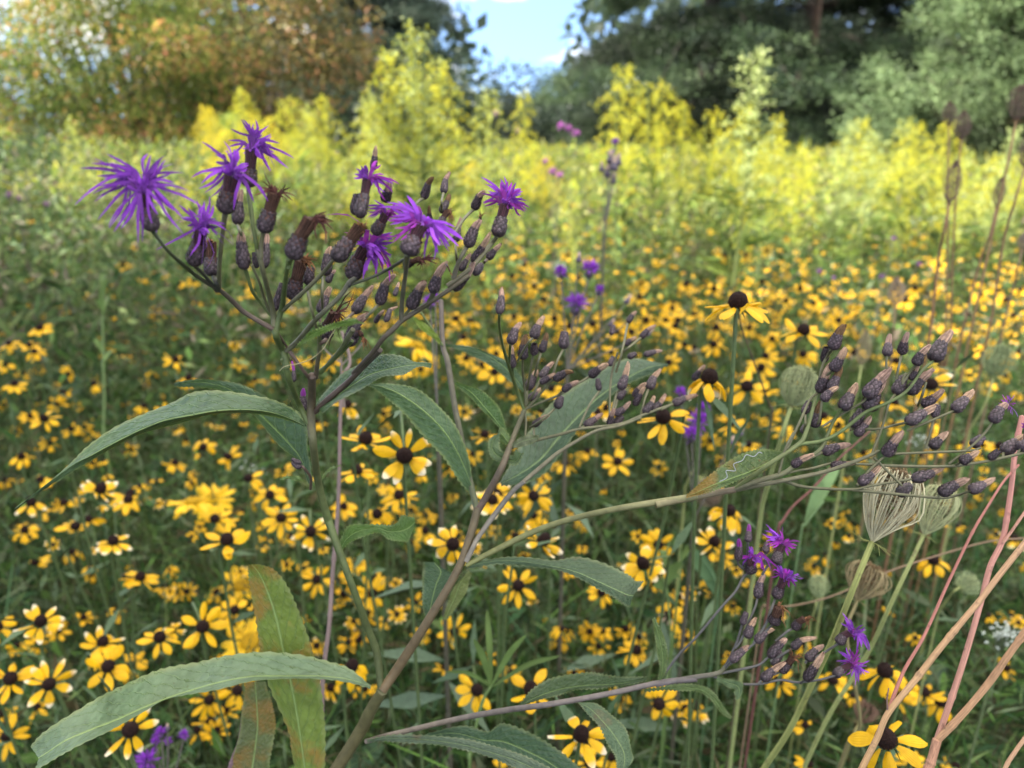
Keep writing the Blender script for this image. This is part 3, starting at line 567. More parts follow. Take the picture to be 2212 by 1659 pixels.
for p in ((1180,1100,1330,1100,1420,1080,1510,1060),(1000,1085,1120,1010,1240,940,1265,912),(1510,1110,1650,1050,1790,990),(1210,1435,1290,1340,1380,1260),(1760,1310,1900,1200,1980,1120,2022,1060),(790,1220,870,1050,930,920,985,880),
          (1300,1250,1370,1060,1400,950,1440,890),(1388,740,1386,700,1390,660),(1445,800,1462,720,1478,650),(1620,1215,1650,1120,1670,1032),(1575,960,1600,900,1625,820),(1400,1250,1640,1240,1880,1230,1950,1215),(1050,1305,940,1335,850,1350,760,1375),
          (1210,1440,1222,1430),(740,1370,780,1220,830,1120),(1480,820,1500,770,1530,800),(1000,1240,960,1260,880,1300),(960,1090,985,1040,1000,930),(1270,990,1285,985),(1595,960,1580,985,1540,1010),(1520,890,1510,880),(1560,715,1520,770,1480,830),(890,1120,900,1060,900,1010),
          (1180,1090,1170,1110),(1700,1490,1700,1510),(2000,1280,2010,1290),(2190,1222,2170,1250),(2090,1240,2085,1270),(1830,1300,1800,1318),(1310,1270,1480,1440),(1045,640,1012,700),(1060,750,1010,800,975,880)):
    A_('pedicel', 'H', p, 5.5, 5, GR2)
# low right spray stems
A_('branch', 'J', (230,1500, 350,1465, 500,1430, 800,1360, 1080,1310, 1340,1275, 1700,1210, 2000,1145, 2212,1125), 11, 13, (.17,.14,.11), (.13,.11,.11)); A_('branch', 'K', (0,1160, 200,1120, 370,1092, 420,1050), 12, 9, (.12,.10,.11), GR2)
for p in ((50,1100,140,980,240,880,400,690,480,600,530,510,575,488),(400,1080,440,1010,490,900,520,800),(480,940,520,880,570,760,600,690,612,640),(370,1095,520,1065,620,1040,680,992),(350,1110,480,1150,620,1155,750,1130,850,1145,980,1130,1078,1105),
          (960,1000,1030,955,1095,915),(420,1050,500,1000,560,940,600,905),(590,910,660,800,690,720,720,640),(540,470,552,380,555,305),(540,470,500,440,495,415),(640,500,680,440,720,432),(660,440,660,370),(640,860,680,820,708,792),(720,900,790,840,830,822),(690,1020,820,942),
          (420,1060,450,1020),(530,840,550,880),(870,1150,900,1130),(900,1030,908,1012),(620,1150,640,1132),(700,1100,750,1082)):
    A_('pedicel', 'K', p, 6, 5, (.10,.095,.09))
# leaves
GG = (.060, .105, .058); GB = (.068, .114, .066); YG = (.14, .22, .04)
def lf(*a, **k): return leaf(IW, *a, **k)
lf('F', [(1840,1085,1838,1078,1836,1090),(1740,1038,1780,1000,1740,1052),(1620,1000,1690,945,1620,1024),(1480,985,1540,900,1480,1006),(1300,992,1340,874,1290,1012),(1130,1022,1170,884,1120,1052),(980,1052,1040,938,980,1086),(830,1112,860,1005,830,1138),(670,1192,690,1090,680,1215),(540,1262,520,1215,550,1282),(440,1312,430,1298,460,1332),(280,1428,270,1428,290,1448),(90,1580,88,1578,92,1584)], GG, da=.018, db=.012)
lf('F', [(1865,1440,1860,1436,1868,1445),(1810,1290,1790,1300,1850,1240),(1740,1195,1690,1205,1845,1120),(1600,1052,1545,1040,1800,1010),(1480,940,1430,960,1640,920),(1370,858,1340,870,1480,850),(1270,828,1300,866,1330,812),(1180,818,1150,845,1200,798),(1045,832,1045,836,1045,828)], GB, d=(.43, .45), da=.01, db=-.01)
lf('L', [(775,640,770,620,780,660),(880,585,830,480,850,690),(1080,450,980,345,1040,560),(1300,305,1180,205,1260,415),(1450,250,1330,115,1450,335),(1600,215,1480,82,1620,290),(1750,188,1700,84,1750,250),(1870,183,1850,150,1880,215),(2010,187,2008,184,2005,195)], (.07,.125,.055), da=.012, db=-.012)
lf('G', [(898,1530,892,1528,903,1532),(845,1385,880,1480,800,1420),(770,1220,850,1290,700,1275),(680,1090,770,1090,600,1165),(570,985,680,975,480,1030),(440,895,540,865,385,935),(330,848,390,828,300,868),(240,832,240,829,240,835)], GB, d=(.46, .43), da=.01)
lf('G', [(1038,1428,1036,1420,1040,1440),(1150,1370,1110,1290,1160,1430),(1280,1280,1180,1160,1300,1360),(1390,1150,1280,1020,1420,1220),(1500,1030,1390,910,1530,1060),(1640,900,1540,810,1660,930),(1790,800,1700,715,1800,830),(1930,730,1850,680,1940,765),(2045,711,2044,708,2044,716)], GB, d=(.455, .53), da=.015)
lf('G', [(1080,1145,1078,1143,1083,1148),(1010,1050,1050,1030,990,1045),(950,980,1010,950,930,985),(860,880,920,870,840,890),(765,822,768,818,764,828)], (.07,.12,.055), d=(.45,.44))
lf('G', [(1110,1195,1105,1190,1115,1200),(1080,1175,1095,1150,1060,1190),(1040,1130,1050,1100,1010,1150),(1000,1160,1030,1150,975,1160),(985,1210,1030,1210,968,1210),(1020,1260,1050,1240,990,1275),(1085,1285,1080,1255,1070,1303),(1135,1290,1120,1255,1140,1308),(1160,1245,1130,1220,1172,1240)], (.11,.16,.075), d=(.445,.435), curl=.2)
lf('G', [(1100,1205,1100,1200,1100,1210),(1150,1180,1140,1165,1160,1200),(1210,1160,1200,1140,1220,1185),(1270,1148,1270,1142,1270,1152)], (.16,.18,.11), d=(.44,.44))
lf('G', [(1190,885,1186,888,1194,880),(1130,800,1080,800,1170,800),(1040,710,980,720,1100,710),(930,640,880,665,980,650),(820,610,790,622,850,605),(700,594,700,598,700,590)], GB, d=(.50,.50))
lf('J', [(830,450,830,440,830,460),(1000,418,1000,400,1000,438),(1150,418,1160,398,1150,440),(1330,445,1350,412,1320,458),(1480,480,1500,395,1450,495),(1620,540,1690,450,1580,552),(1730,590,1810,500,1690,620),(1800,620,1850,545,1760,665),(1835,625,1895,540,1812,685)], (.07,.11,.06), d=(.43,.40), da=.01, mat=M_LEAF)
lf('I', [(2225,1170,2225,1165,2225,1175),(2100,1128,2100,1060,2100,1150),(1920,1108,1960,1020,1920,1130),(1700,1108,1770,985,1700,1122),(1500,1112,1550,968,1500,1132),(1320,1145,1340,985,1300,1190),(1160,1190,1180,1025,1130,1225),(1010,1240,1020,1062,980,1252),(860,1300,890,1100,870,1312),(700,1372,720,1172,720,1400),(560,1425,580,1240,600,1470),(400,1490,400,1360,440,1545),(300,1555,260,1460,320,1600),(230,1600,180,1530,200,1670)], (.12,.175,.12), da=.016, db=-.01)
lf('I', [(1850,1800,1800,1800,1950,1790),(1825,1640,1755,1560,1945,1640),(1790,1400,1735,1450,1945,1400),(1742,1130,1620,1170,1925,1180),(1700,950,1570,970,1880,1000),(1655,750,1540,800,1815,780),(1605,600,1512,600,1740,600),(1560,500,1493,490,1640,475),(1510,435,1490,450,1545,430)], (.14,.19,.045), d=(.47,.44), mat=M_LEAFB)
lf('I', [(1500,1760,1340,1760,1600,1760),(1530,1550,1400,1600,1620,1600),(1545,1400,1440,1450,1650,1380),(1540,1270,1460,1290,1620,1250),(1530,1140,1480,1140,1590,1140)], (.11,.13,.06), d=(.50,.49), mat=M_LEAFB)
lf('J', [(240,1495,240,1488,240,1502),(400,1478,400,1465,400,1500),(600,1490,620,1466,590,1512),(800,1518,830,1488,780,1540),(960,1560,1000,1530,940,1580),(1120,1610,1160,1580,1090,1640),(1300,1690,1340,1660,1260,1720)], (.11,.15,.10), d=(.45,.40))
lf('J', [(560,1470,560,1462,560,1475),(760,1450,800,1410,740,1480),(930,1490,960,1440,900,1530),(1050,1500,1050,1398,1020,1570),(1200,1560,1240,1460,1150,1620),(1350,1640,1400,1570,1300,1700),(1500,1760,1560,1700,1440,1800)], GG, d=(.46,.44))
lf('J', [(1490,1262,1490,1258,1490,1268),(1570,1300,1620,1285,1540,1300),(1660,1390,1720,1350,1620,1400),(1730,1480,1790,1440,1680,1500),(1775,1560,1828,1560,1720,1580),(1780,1630,1825,1620,1740,1650),(1765,1690,1790,1670,1745,1700)], (.10,.155,.085), d=(.43,.40), da=.008)
lf('J', [(1150,1287,1148,1283,1152,1290),(1250,1235,1230,1190,1290,1245),(1380,1190,1370,1112,1400,1215),(1530,1165,1550,1092,1520,1186),(1660,1160,1670,1100,1670,1174),(1780,1148,1800,1118,1790,1160),(1920,1118,1920,1112,1920,1122)], (.075,.11,.055), d=(.435,.45))
lf('J', [(1990,1142,1985,1142,1996,1142),(2010,1060,1995,1060,2030,1060),(2008,960,1980,960,2035,960),(1985,860,1965,850,2010,860),(1955,760,1952,762,1960,758)], (.12,.17,.07), d=(.43,.42))
lf('J', [(70,362,65,362,75,360),(110,290,85,280,135,300),(180,240,140,200,200,270),(290,218,285,200,300,245),(370,240,380,205,370,280),(440,235,425,185,440,295),(490,215,450,145,490,290),(525,185,530,160,520,215)], (.10,.17,.05), d=(.43,.42), curl=.08)
lf('J', [(600,790,598,785,606,770),(620,680,575,700,690,620),(650,560,572,560,740,540),(680,480,575,480,750,490),(640,425,580,420,700,465)], GB, d=(.46,.46))
lf('J', [(700,770,695,765,710,772),(760,640,730,650,820,620),(800,540,770,560,845,540),(855,482,850,478,862,486)], (.16,.19,.07), d=(.47,.47))
lf('K', [(370,1120,370,1115,370,1128),(430,1145,440,1130,425,1165),(490,1165,500,1140,475,1185),(505,1200,530,1170,480,1215),(490,1250,500,1245,485,1250)], (.12,.18,.09), d=(.42,.41), curl=.05)
lf('K', [(-60,1190,-60,1185,-60,1196),(100,1180,100,1165,100,1190),(240,1180,250,1160,240,1195),(340,1230,350,1210,330,1240),(400,1310,410,1300,390,1318),(455,1360,458,1358,452,1362)], (.11,.16,.06), d=(.43,.42))
lf('H', [(762,1242,762,1238,762,1248),(660,1310,680,1225,660,1345),(560,1360,600,1228,560,1378),(450,1400,480,1270,450,1425),(340,1440,350,1360,350,1465),(250,1480,255,1440,260,1492),(184,1506,184,1503,186,1508)], (.10,.14,.07), d=(.385,.40), mat=M_LEAFB)
lf('M', [(1260,1340,1255,1335,1262,1345),(1400,1230,1380,1210,1410,1270),(1550,1150,1530,1125,1570,1185),(1750,1080,1730,1060,1760,1110),(1950,1030,1940,1005,1960,1060),(2060,1020,2060,1000,2070,1035),(2135,1052,2132,1050,2136,1056)], (.14,.23,.05), d=(.325,.30))
lf('G', [(510,425,508,428,512,422),(580,490,560,500,600,480),(640,540,625,548,655,535),(685,595,683,597,688,592)], (.16,.21,.05), d=(.48,.49), ser=.5)
lf('L', [(720,1510,718,1505,722,1515),(620,1440,630,1425,610,1460),(520,1400,520,1380,500,1415),(360,1412,360,1410,360,1416)], (.12,.18,.08), d=(.42,.41), ser=.5)
lf('L', [(808,1450,804,1450,812,1450),(850,1370,842,1360,858,1380),(920,1300,915,1290,928,1312),(1025,1265,1024,1262,1026,1268)], (.17,.24,.10), d=(.42,.42), ser=.3)
# the silvery squiggle an insect mined along the leaf
mb = MB(); tr = [(x * .36 + 1415.7, y * .36 + 530.9) for x, y in ((385,1415),(430,1390),(425,1350),(480,1350),(470,1310),(520,1290),(545,1255),(590,1265),(620,1240),(640,1245))]
tube(mb, crom([at(x, y, .3835) for x, y in tr], 50), .00026, 5, (.36, .38, .38)); o = link('mined_trail', mb.mesh('mined_trail', M_WHITE), IW); o['label'] = 'silvery winding insect trail on the leaf'
mb = MB(); tube(mb, crom([at(x * .16 + 442.4, y * .16 + 530.9, z) for x, y, z in ((1010,1690,.33),(1060,1640,.328),(1150,1612,.325),(1270,1590,.324),(1440,1525,.32),(1600,1390,.317),(1700,1220,.314),(1830,1040,.312),(1960,965,.312))], 60), .00022, 5, (.42, .38, .20)); link('tendril', mb.mesh('tendril', M_DRY), IW)
hang(IW)
# ---------------------------------------------------------------- ground and the uncountable greenery
def lift(y): return np.clip(np.asarray(y, float) - 9, 0, 60) * .004
mb = MB(); gx = np.linspace(-70, 70, 90); gy = np.linspace(-14, 110, 90); X, Y = np.meshgrid(gx, gy, indexing='ij')
Z = lift(Y) + .04 * (vnoise(np.stack((X, Y), -1).reshape(-1, 2), .9, 3).reshape(X.shape) - .5)
i, j = np.meshgrid(np.arange(89), np.arange(89), indexing='ij')
mb.add(np.stack((X, Y, Z), -1).reshape(-1, 3), np.stack((i * 90 + j, (i + 1) * 90 + j, (i + 1) * 90 + j + 1, i * 90 + j + 1), -1).reshape(-1, 4), (.04, .05, .02))
tag(link('ground', mb.mesh('ground', M_SOIL)), 'dark meadow soil under the flowers and grasses', None, None, 'structure')

def canopy(x, y):                                 # height of the greenery
    h = np.interp(y, (0, 1.0, 1.8, 2.6, 3.4, 4.5, 6.5, 9, 14), (.80, .86, .90, .93, .98, 1.12, 1.22, 1.25, 1.2))
    left = np.clip((-x - .22 * y) / .5, 0, 1) * np.clip((y - 1.5) / .6, 0, 1)
    h = h + left * .16 + .16 * (vnoise(np.stack((x, y), -1), 2.4, 5) - .5)
    return h
def wedge(n, y0, y1, pw=1.):
    y = y0 + (y1 - y0) * rng.random(n) ** pw; x = (rng.random(n) * 2 - 1) * (.80 * y + .50)
    return x, y
# cloth of fine leaves: near band, middle band, far band
def greenery(mb, n, y0, y1, pw, Lr, Wr, cols, zlo=.25, up=.35, zp=.5, hs=1., keep=None):
    x, y = wedge(n, y0, y1, pw)
    if keep is not None: k = keep(x, y); x, y = x[k], y[k]
    n = len(x); h = canopy(x, y) * hs; z = h * (zlo + (1 - zlo) * rng.random(n) ** zp)
    D = rdir(n, up); N = rdir(n, 1.2)
    cl = pal(cols, n, .22); cl *= (.48 + .8 * vnoise(np.stack((x, y), -1), 5., 9))[:, None] * (.55 + .45 * np.clip(z / h, 0, 1) ** 2)[:, None] ** 0
    cloud(mb, np.stack((x, y, z), 1), D, N, rng.uniform(*Lr, n), rng.uniform(*Wr, n), np.clip(cl, 0, 1), fold=rng.uniform(-.05, .05))
G1 = [(.045, .105, .026), (.07, .15, .034), (.03, .07, .022), (.11, .21, .045), (.055, .125, .05), (.14, .21, .07), (.17, .22, .12), (.12, .10, .05)]
G2 = [(.20, .15, .12), (.10, .16, .045), (.15, .20, .045), (.20, .25, .06), (.12, .17, .07), (.22, .24, .09)]
G3 = [(.46, .50, .06), (.36, .46, .06), (.60, .56, .07), (.24, .35, .06), (.50, .50, .17)]
mb = MB()
greenery(mb, 125000, .42, 2.1, .75, (.016, .045), (.0011, .0034), G1 + [(.13, .19, .10)], .1, .25, .45)          # threadlike leaves
greenery(mb, 20000, .42, 2.2, .8, (.03, .07), (.006, .014), G1, .05, .1, .6, .95)             # small lance leaves
greenery(mb, 54000, 1.8, 4.2, .8, (.03, .07), (.004, .009), G1 + G2[:3], .2, .25, .45)
greenery(mb, 9000, 1.8, 4.5, .8, (.05, .10), (.012, .024), G1 + G2[:2], .15, .1, .7)
greenery(mb, 20000, 1.7, 5.0, .8, (.03, .08), (.006, .018), [(.09,.15,.05),(.18,.26,.08),(.28,.36,.13),(.12,.20,.07),(.26,.22,.15)], .4, .5, .4, 1.1, lambda x, y: x < -.22 * y)
tag(link('fine_meadow_foliage', mb.mesh('fine_meadow_foliage', M_FOL)), 'fine threadlike green leaves filling the meadow between the flowers', 'foliage', None, 'stuff')
mb = MB()
greenery(mb, 66000, 3.8, 8.5, .9, (.05, .11), (.010, .022), G2 + G3, .3, .5, .4, 1.0)
greenery(mb, 30000, 8, 13.5, 1., (.08, .18), (.03, .06), G2 + G3, .3, .5, .4, 1.)
tag(link('sunlit_field_foliage', mb.mesh('sunlit_field_foliage', M_FIELD)), 'yellow-green leaves of the sunlit field below the goldenrods', 'foliage', None, 'stuff')
# rough grass: long blades and bare stems rising through it
mb = MB()
def blades(n, y0, y1, Lr, w, cols, lean=.35, pw=.8):
    x, y = wedge(n, y0, y1, pw)
    for k in range(n):
        Ln = rng.uniform(*Lr); b = np.array((x[k], y[k], .02 if Ln > .4 else canopy(x[k:k+1], y[k:k+1])[0] - Ln * .8)); dr = rng.normal(size=2) * lean * Ln
        P = crom([b, b + (dr[0] * .3, dr[1] * .3, Ln * .55), b + (dr[0], dr[1], Ln)], 6)
        sd_ = nrm(np.array((rng.normal(), rng.normal(), 0))); ww = w * np.array((.7, 1, 1, .85, .6, .05))[:, None] * rng.uniform(.6, 1.4)
        V = np.stack((P - sd_ * ww, P + sd_ * ww), 1).reshape(-1, 3); i = np.arange(5)
        mb.add(V, np.stack((2 * i, 2 * i + 1, 2 * i + 3, 2 * i + 2), -1), np.array(cols[rng.integers(len(cols))]) * rng.uniform(.7, 1.3))
blades(900, .5, 2.4, (.15, .4), .0018, G1 + [(.13, .18, .06)], .6)
blades(900, .5, 3.4, (.7, 1.0), .0011, [(.09, .12, .05), (.14, .14, .07), (.10, .07, .05), (.15, .19, .07)], .12)
blades(700, 2.5, 6.5, (.9, 1.3), .0022, [(.20, .24, .08), (.25, .20, .10), (.14, .10, .07), (.2, .26, .07)], .12)
tag(link('meadow_grass', mb.mesh('meadow_grass', M_FOL)), 'thin grass blades and bare stalks rising through the meadow', 'grass', None, 'stuff')
# low broad-leaved growth under the daisies
mb = MB()
n = 2600; x, y = wedge(n, .45, 2.6, .8); h = canopy(x, y); z = h * rng.uniform(.25, .86, n); 
k = np.clip(1 - np.abs(x - .12) / .5, .12, 1) > rng.random(n); x, y, z = x[k], y[k], z[k]; n = len(x)
for q in range(n):
    Ln = rng.uniform(.035, .085); Wd = Ln * rng.uniform(.3, .5); D = rdir(1, .25)[0]; D[2] *= .5; D = nrm(D); N = rdir(1, 2.2)[0]
    Sd = nrm(np.cross(D, N)); Nn = np.cross(Sd, D); t = np.linspace(0, 1, 6)
    wv = Wd / 2 * np.sin(np.clip(t, 0.02, .99) ** .75 * math.pi) ** .8; M = np.array((x[q], y[q], z[q])) + D * Ln * t[:, None] - Nn * (t[:, None] ** 2) * Ln * .25
    V = np.stack((M - Sd * wv[:, None] + Nn * wv[:, None] * .25, M, M + Sd * wv[:, None] + Nn * wv[:, None] * .25), 1).reshape(-1, 3)
    i, j = np.meshgrid(np.arange(5), np.arange(2), indexing='ij'); F = np.stack((i * 3 + j, i * 3 + j + 1, i * 3 + j + 4, i * 3 + j + 3), -1).reshape(-1, 4)
    u = np.stack(np.broadcast_arrays(t[:, None], np.array((0, .5, 1))[None]), -1).reshape(-1, 2)
    mb.add(V, F, np.array(((.045, .095, .05), (.06, .12, .06), (.07, .12, .075))[q % 3]) * rng.uniform(.7, 1.3), u)
tag(link('broad_leaf_undergrowth', mb.mesh('broad_leaf_undergrowth', M_LEAF)), 'dark broad-leaved undergrowth low among the yellow daisies', 'undergrowth', None, 'stuff')
# ---------------------------------------------------------------- brown-eyed daisies
LM = [((320,440),'the ragged leftmost purple bloom'),((130,1050),'the tip of the upper drooping leaf'),((400,870),'the middle of the upper drooping leaf'),
 ((560,1230),'the tip of the upright browning leaf'),((250,1500),'the pale lowest toothed leaf'),((700,1000),'the first fork of the green stem'),((890,1130),'the small eaten leaf'),
 ((1340,1250),'the leaf with a bitten end'),((1100,970),'the ring-curled leaf'),((1300,850),'the broad leaf behind the middle buds'),((1240,610),'the blurred purple blooms mid-field'),
 ((1600,1010),'the leaf with a silvery trail'),((1710,830),'the round green carrot head'),((1870,830),'the middle of the right bud spray'),((1920,1120),'the open carrot basket'),
 ((1860,1260),'the small brown carrot head'),((1690,1180),'the upper purple pair of the low spray'),((1840,1420),'the lower purple pair of the low spray'),((2024,1598),'the fork of the pink stalk'),
 ((2165,1375),'the frothy white flower cluster'),((1300,1560),'the arched leaf on the low branch'),((900,1600),'the foot of the low branch'),((1090,430),'the small rightmost top bloom'),
 ((2060,390),'the dark oval seed head'),((1941,626),'the pale brown oval seed head'),((1080,650),'the lone bud on its thin stalk'),((60,700),'the far left tall weeds'),((250,700),'the pale weed spike'),
 ((430,1080),'the twin all-yellow daisies'),((510,1385),'the all-yellow daisy behind the leaf'),((40,1300),'the lower left edge of the meadow'),((1480,550),'the old black cone in the field'),
 ((2190,700),'the tall bare reddish stems'),((1800,640),'the wide flat-rayed daisy'),((1000,1350),'the main brown stem'),((2200,1180),'the top of the pink stalk'),((1440,880),'the end of the middle bud spray')]
ORD = ['closest', 'second closest', 'third closest', 'fourth closest', 'fifth closest', 'sixth closest', 'seventh closest', 'eighth closest', 'ninth closest', 'tenth closest', 'eleventh closest', 'twelfth closest',
       'thirteenth closest', 'fourteenth closest', 'fifteenth closest', 'sixteenth closest', 'seventeenth closest', 'eighteenth closest', 'nineteenth closest', 'twentieth closest']
def name_by_landmark(items, LMs, used=None):      # items: (x2d, y2d, object, phrase)
    cells = {}
    for x, y, o, ph in items:
        k = min(range(len(LMs)), key=lambda i: math.hypot(LMs[i][0][0] - x, LMs[i][0][1] - y)); cells.setdefault(k, []).append((math.hypot(LMs[k][0][0] - x, LMs[k][0][1] - y), o, ph))
    for k, v in cells.items():
        v.sort(key=lambda a: a[0])
        for r, (dd, o, ph) in enumerate(v):
            o['label'] = '%s, %s to %s' % (ph, ORD[r] if r < 20 else 'number %d in nearness' % (r + 1), LMs[k][1])
YL = np.array((.86, .54, .010))
def ray_mesh(nm, n, droop, tip=0., inner=.0055, Lr=.0150, W=.0082, jit=1., col=YL, miss=0):
    mb = MB()
    for q in range(n):
        if q < miss: continue
        a = q / n * 6.283 + rng.normal() * .10 * jit; o = np.array((math.cos(a), math.sin(a), 0)); sd_ = np.array((-math.sin(a), math.cos(a), 0)); z = np.array((0, 0, 1.))
        dp = droop + rng.normal() * .16 * jit; Ln = Lr * rng.uniform(.85, 1.12); w_ = W * rng.uniform(.82, 1.12); t = np.linspace(0, 1, 7); tw = rng.normal() * .25 * jit
        ang = dp * (.35 + .9 * t); step = np.diff(t, prepend=0) * Ln
        rr = inner + np.cumsum(np.cos(ang) * step); zz_ = -np.cumsum(np.sin(ang) * step)
        M = o * rr[:, None] + z * zz_[:, None]; wv = w_ / 2 * np.array((.35, .62, .88, 1.0, .97, .74, .26)); sx = nrm(sd_ + z * tw)
        nr = np.cross(nrm(np.gradient(M, axis=0)), sx)
        cs = np.array((-1, -.5, 0, .5, 1)); V = M[:, None] + sx * (wv[:, None] * cs)[:, :, None] - nr[:, None] * (np.abs(cs) * .18 * w_ * rng.uniform(0, 1.4))[None, :, None]
        tp = tip if rng.random() < .8 else 0; cm = col * rng.uniform(.86, 1.08); cc = np.repeat(cm[None], 35, 0)
        tt = np.repeat(t, 5); k = np.clip((tt - (1 - tp * rng.uniform(.7, 1.2))) / .12, 0, 1)[:, None] if tp else 0
        cc = cc * (1 - k) + np.array((.88, .86, .74)) * k
        i, j = np.meshgrid(np.arange(6), np.arange(4), indexing='ij'); F = np.stack((i * 5 + j, i * 5 + j + 1, i * 5 + j + 6, i * 5 + j + 5), -1).reshape(-1, 4)
        mb.add(V.reshape(-1, 3), F, np.clip(cc, 0, 1), np.stack((tt, np.tile(cs / 2 + .5, 7)), -1))
    return mb.mesh(nm, M_PETAL)
def disc_mesh(nm, r, h, c, ring=(.10, .05, .01)):
    mb = MB(); t = np.linspace(0, 1, 8); rs = r * np.array((.75, .95, 1, .98, .88, .68, .38, .02)); hs = h * np.array((-.15, .05, .25, .48, .70, .88, .98, 1.0)); a = np.linspace(0, 6.283, 16, endpoint=False)
    V = np.stack((rs[:, None] * np.cos(a), rs[:, None] * np.sin(a), np.repeat(hs[:, None], 16, 1)), -1).reshape(-1, 3)
    i, j = np.meshgrid(np.arange(7), np.arange(16), indexing='ij'); k = (j + 1) % 16
    mb.add(V, np.stack((i * 16 + j, i * 16 + k, (i + 1) * 16 + k, (i + 1) * 16 + j), -1).reshape(-1, 4), c)
    n = 130; g = np.arange(n) * 2.39996; u = (np.arange(n) + .5) / n; ph = np.sqrt(u) * 1.45                 # florets as little spikes in spirals
    P = np.stack((np.sin(ph) * np.cos(g) * r, np.sin(ph) * np.sin(g) * r, np.cos(ph) * h * 1.0 + .0001), 1); D = nrm(np.stack((np.sin(ph) * np.cos(g), np.sin(ph) * np.sin(g), np.cos(ph) + .2), 1))
    for q in range(n):
        e = nrm(np.cross(D[q], (.3, .2, 1.))); f = np.cross(D[q], e); s = r * .085; p = P[q]; cl = np.array(c) * rng.uniform(.5, 2.2) if rng.random() > .12 else np.array(ring)
        mb.add([p + e * s, p + f * s, p - e * s, p - f * s, p + D[q] * s * 1.7], [(0, 1, 4), (1, 2, 4), (2, 3, 4), (3, 0, 4)], cl)
    return mb.mesh(nm, M_DISC, False)
DK = (.020, .009, .007)
RV = 4                                             # four shapes of each: 5 droops x (plain, plain, pale tips)
RAYS = [[ray_mesh('rays', int(rng.choice((7, 8, 8, 9, 10))), d, t, .0055, .0150, rng.uniform(.0066, .0086), 1.9) for d in (-.08, .12, .35, .65, 1.0) for t in (0, 0, .28)] for _ in range(RV)]
RAYS_G = [ray_mesh('rays', n, d, 0, miss=m) for n, d, m in ((8, .15, 2), (7, .4, 1), (9, .3, 4), (8, .9, 3), (8, .5, 5))]
DISC = [disc_mesh('cone', .0054, .0080, DK), disc_mesh('cone', .0050, .0096, DK)]
HRAY = [ray_mesh('rays', 15, d, 0, .009, .026, .0105, 1.3, np.array((.90, .62, .02))) for d in (.05, .3)]
HDISC = disc_mesh('cone', .0105, .005, (.50, .30, .015), (.62, .42, .03))
SPENT = ray_mesh('rays', 7, 1.35, 0, .005, .010, .004, 1.5, np.array((.42, .36, .32)))
FL = []                                            # (x2d, y2d, depth, size, object)
NEARZ = {}
def daisy(px, py, d, size, face=.5, droop=1, tips=False, kind='d', name='coneflower', bud=False):
    """face 0 = looks straight up, 1 = looks at the viewer"""
    c = at(px, py, d); sc = size / .040 * 1.13
    view = nrm(np.array((0, 0, CAMZ)) - c); n = nrm(np.array((0, 0, 1.)) * (1 - face) + view * face + rng.normal(size=3) * (.20 if face > 0 else .03))
    if n[2] < .05: n[2] = .05; n = nrm(n)
    rx, ry = c[0] + rng.normal() * .03, c[1] + rng.normal() * .03 + .03
    root = thing(name, (rx, ry, 0), None, 'flower', None)
    q = Vector(n).to_track_quat('Z', 'Y'); M = Matrix.LocRotScale(Vector(c) - root.location, q @ Matrix.Rotation(rng.uniform(0, 6.28), 3, 'Z').to_quaternion(), Vector((sc, sc, sc)))
    if kind == 'h': rm, dm = HRAY[int(droop > 1)], HDISC
    elif kind == 's': rm, dm = SPENT, DISC[1]
    elif kind == 'g': rm, dm = RAYS_G[rng.integers(5)], DISC[0]
    else: rm, dm = RAYS[rng.integers(RV)][droop * 3 + (2 if tips else rng.integers(2))], DISC[int(rng.random() < .3)]
    r_ = link('rays', rm, root); r_.matrix_local = M; k = link('central_cone', dm, root); k.matrix_local = M
    mb = MB(); P = crom([(0, 0, .0), (0.1 * (c[0] - rx), .1 * (c[1] - ry), c[2] * .5), Vector(c) - root.location - Vector(n) * .05 * sc, Vector(c) - root.location - Vector(n) * .002 * sc], 9)
    sc_ = (.10, .13, .05) if kind != 's' else (.12, .10, .06)
    tube(mb, P, np.linspace(.0017, .0011, 9) * sc, 5, sc_, (.09, .14, .05))
    B_ = P[-1]; e1 = nrm(np.cross(n, (.2, .9, .1))); e2 = np.cross(n, e1)
    for s_ in range(8):                            # green sepals under the rays
        a = s_ / 8 * 6.283 + .4; o = math.cos(a) * e1 + math.sin(a) * e2; sd2 = -math.sin(a) * e1 + math.cos(a) * e2
        mb.add([B_ - sd2 * .0014 * sc, B_ + o * .004 * sc - n * .001 * sc + sd2 * .0016 * sc, B_ + o * .010 * sc - n * .004 * sc, B_ + sd2 * .0014 * sc], [(0, 1, 2, 3)], (.10, .16, .06))
    for s_ in range(3):
        t = rng.integers(3, 7); D = rdir(1, .5)[0]
        cloud(mb, P[t][None], D[None], rdir(1, 2.), rng.uniform(.02, .05), rng.uniform(.004, .01), np.array((.07, .12, .055)))
    link('stem', mb.mesh('stem', M_STEM), root)
    w_ = {'h': 'all-yellow daisy with a yellow centre', 's': 'spent black cone with withered rays', 'g': 'gappy yellow coneflower', 'd': ('white-tipped ' if tips else '') + ('flat yellow coneflower', 'yellow coneflower', 'yellow coneflower', 'drooping yellow coneflower', 'drooping yellow coneflower')[droop]}[kind]
    if name == 'yellow_daisy': root['category'] = 'daisy'
    FL.append((px, py, d, root, w_)); return root
def size_of(spx): return spx
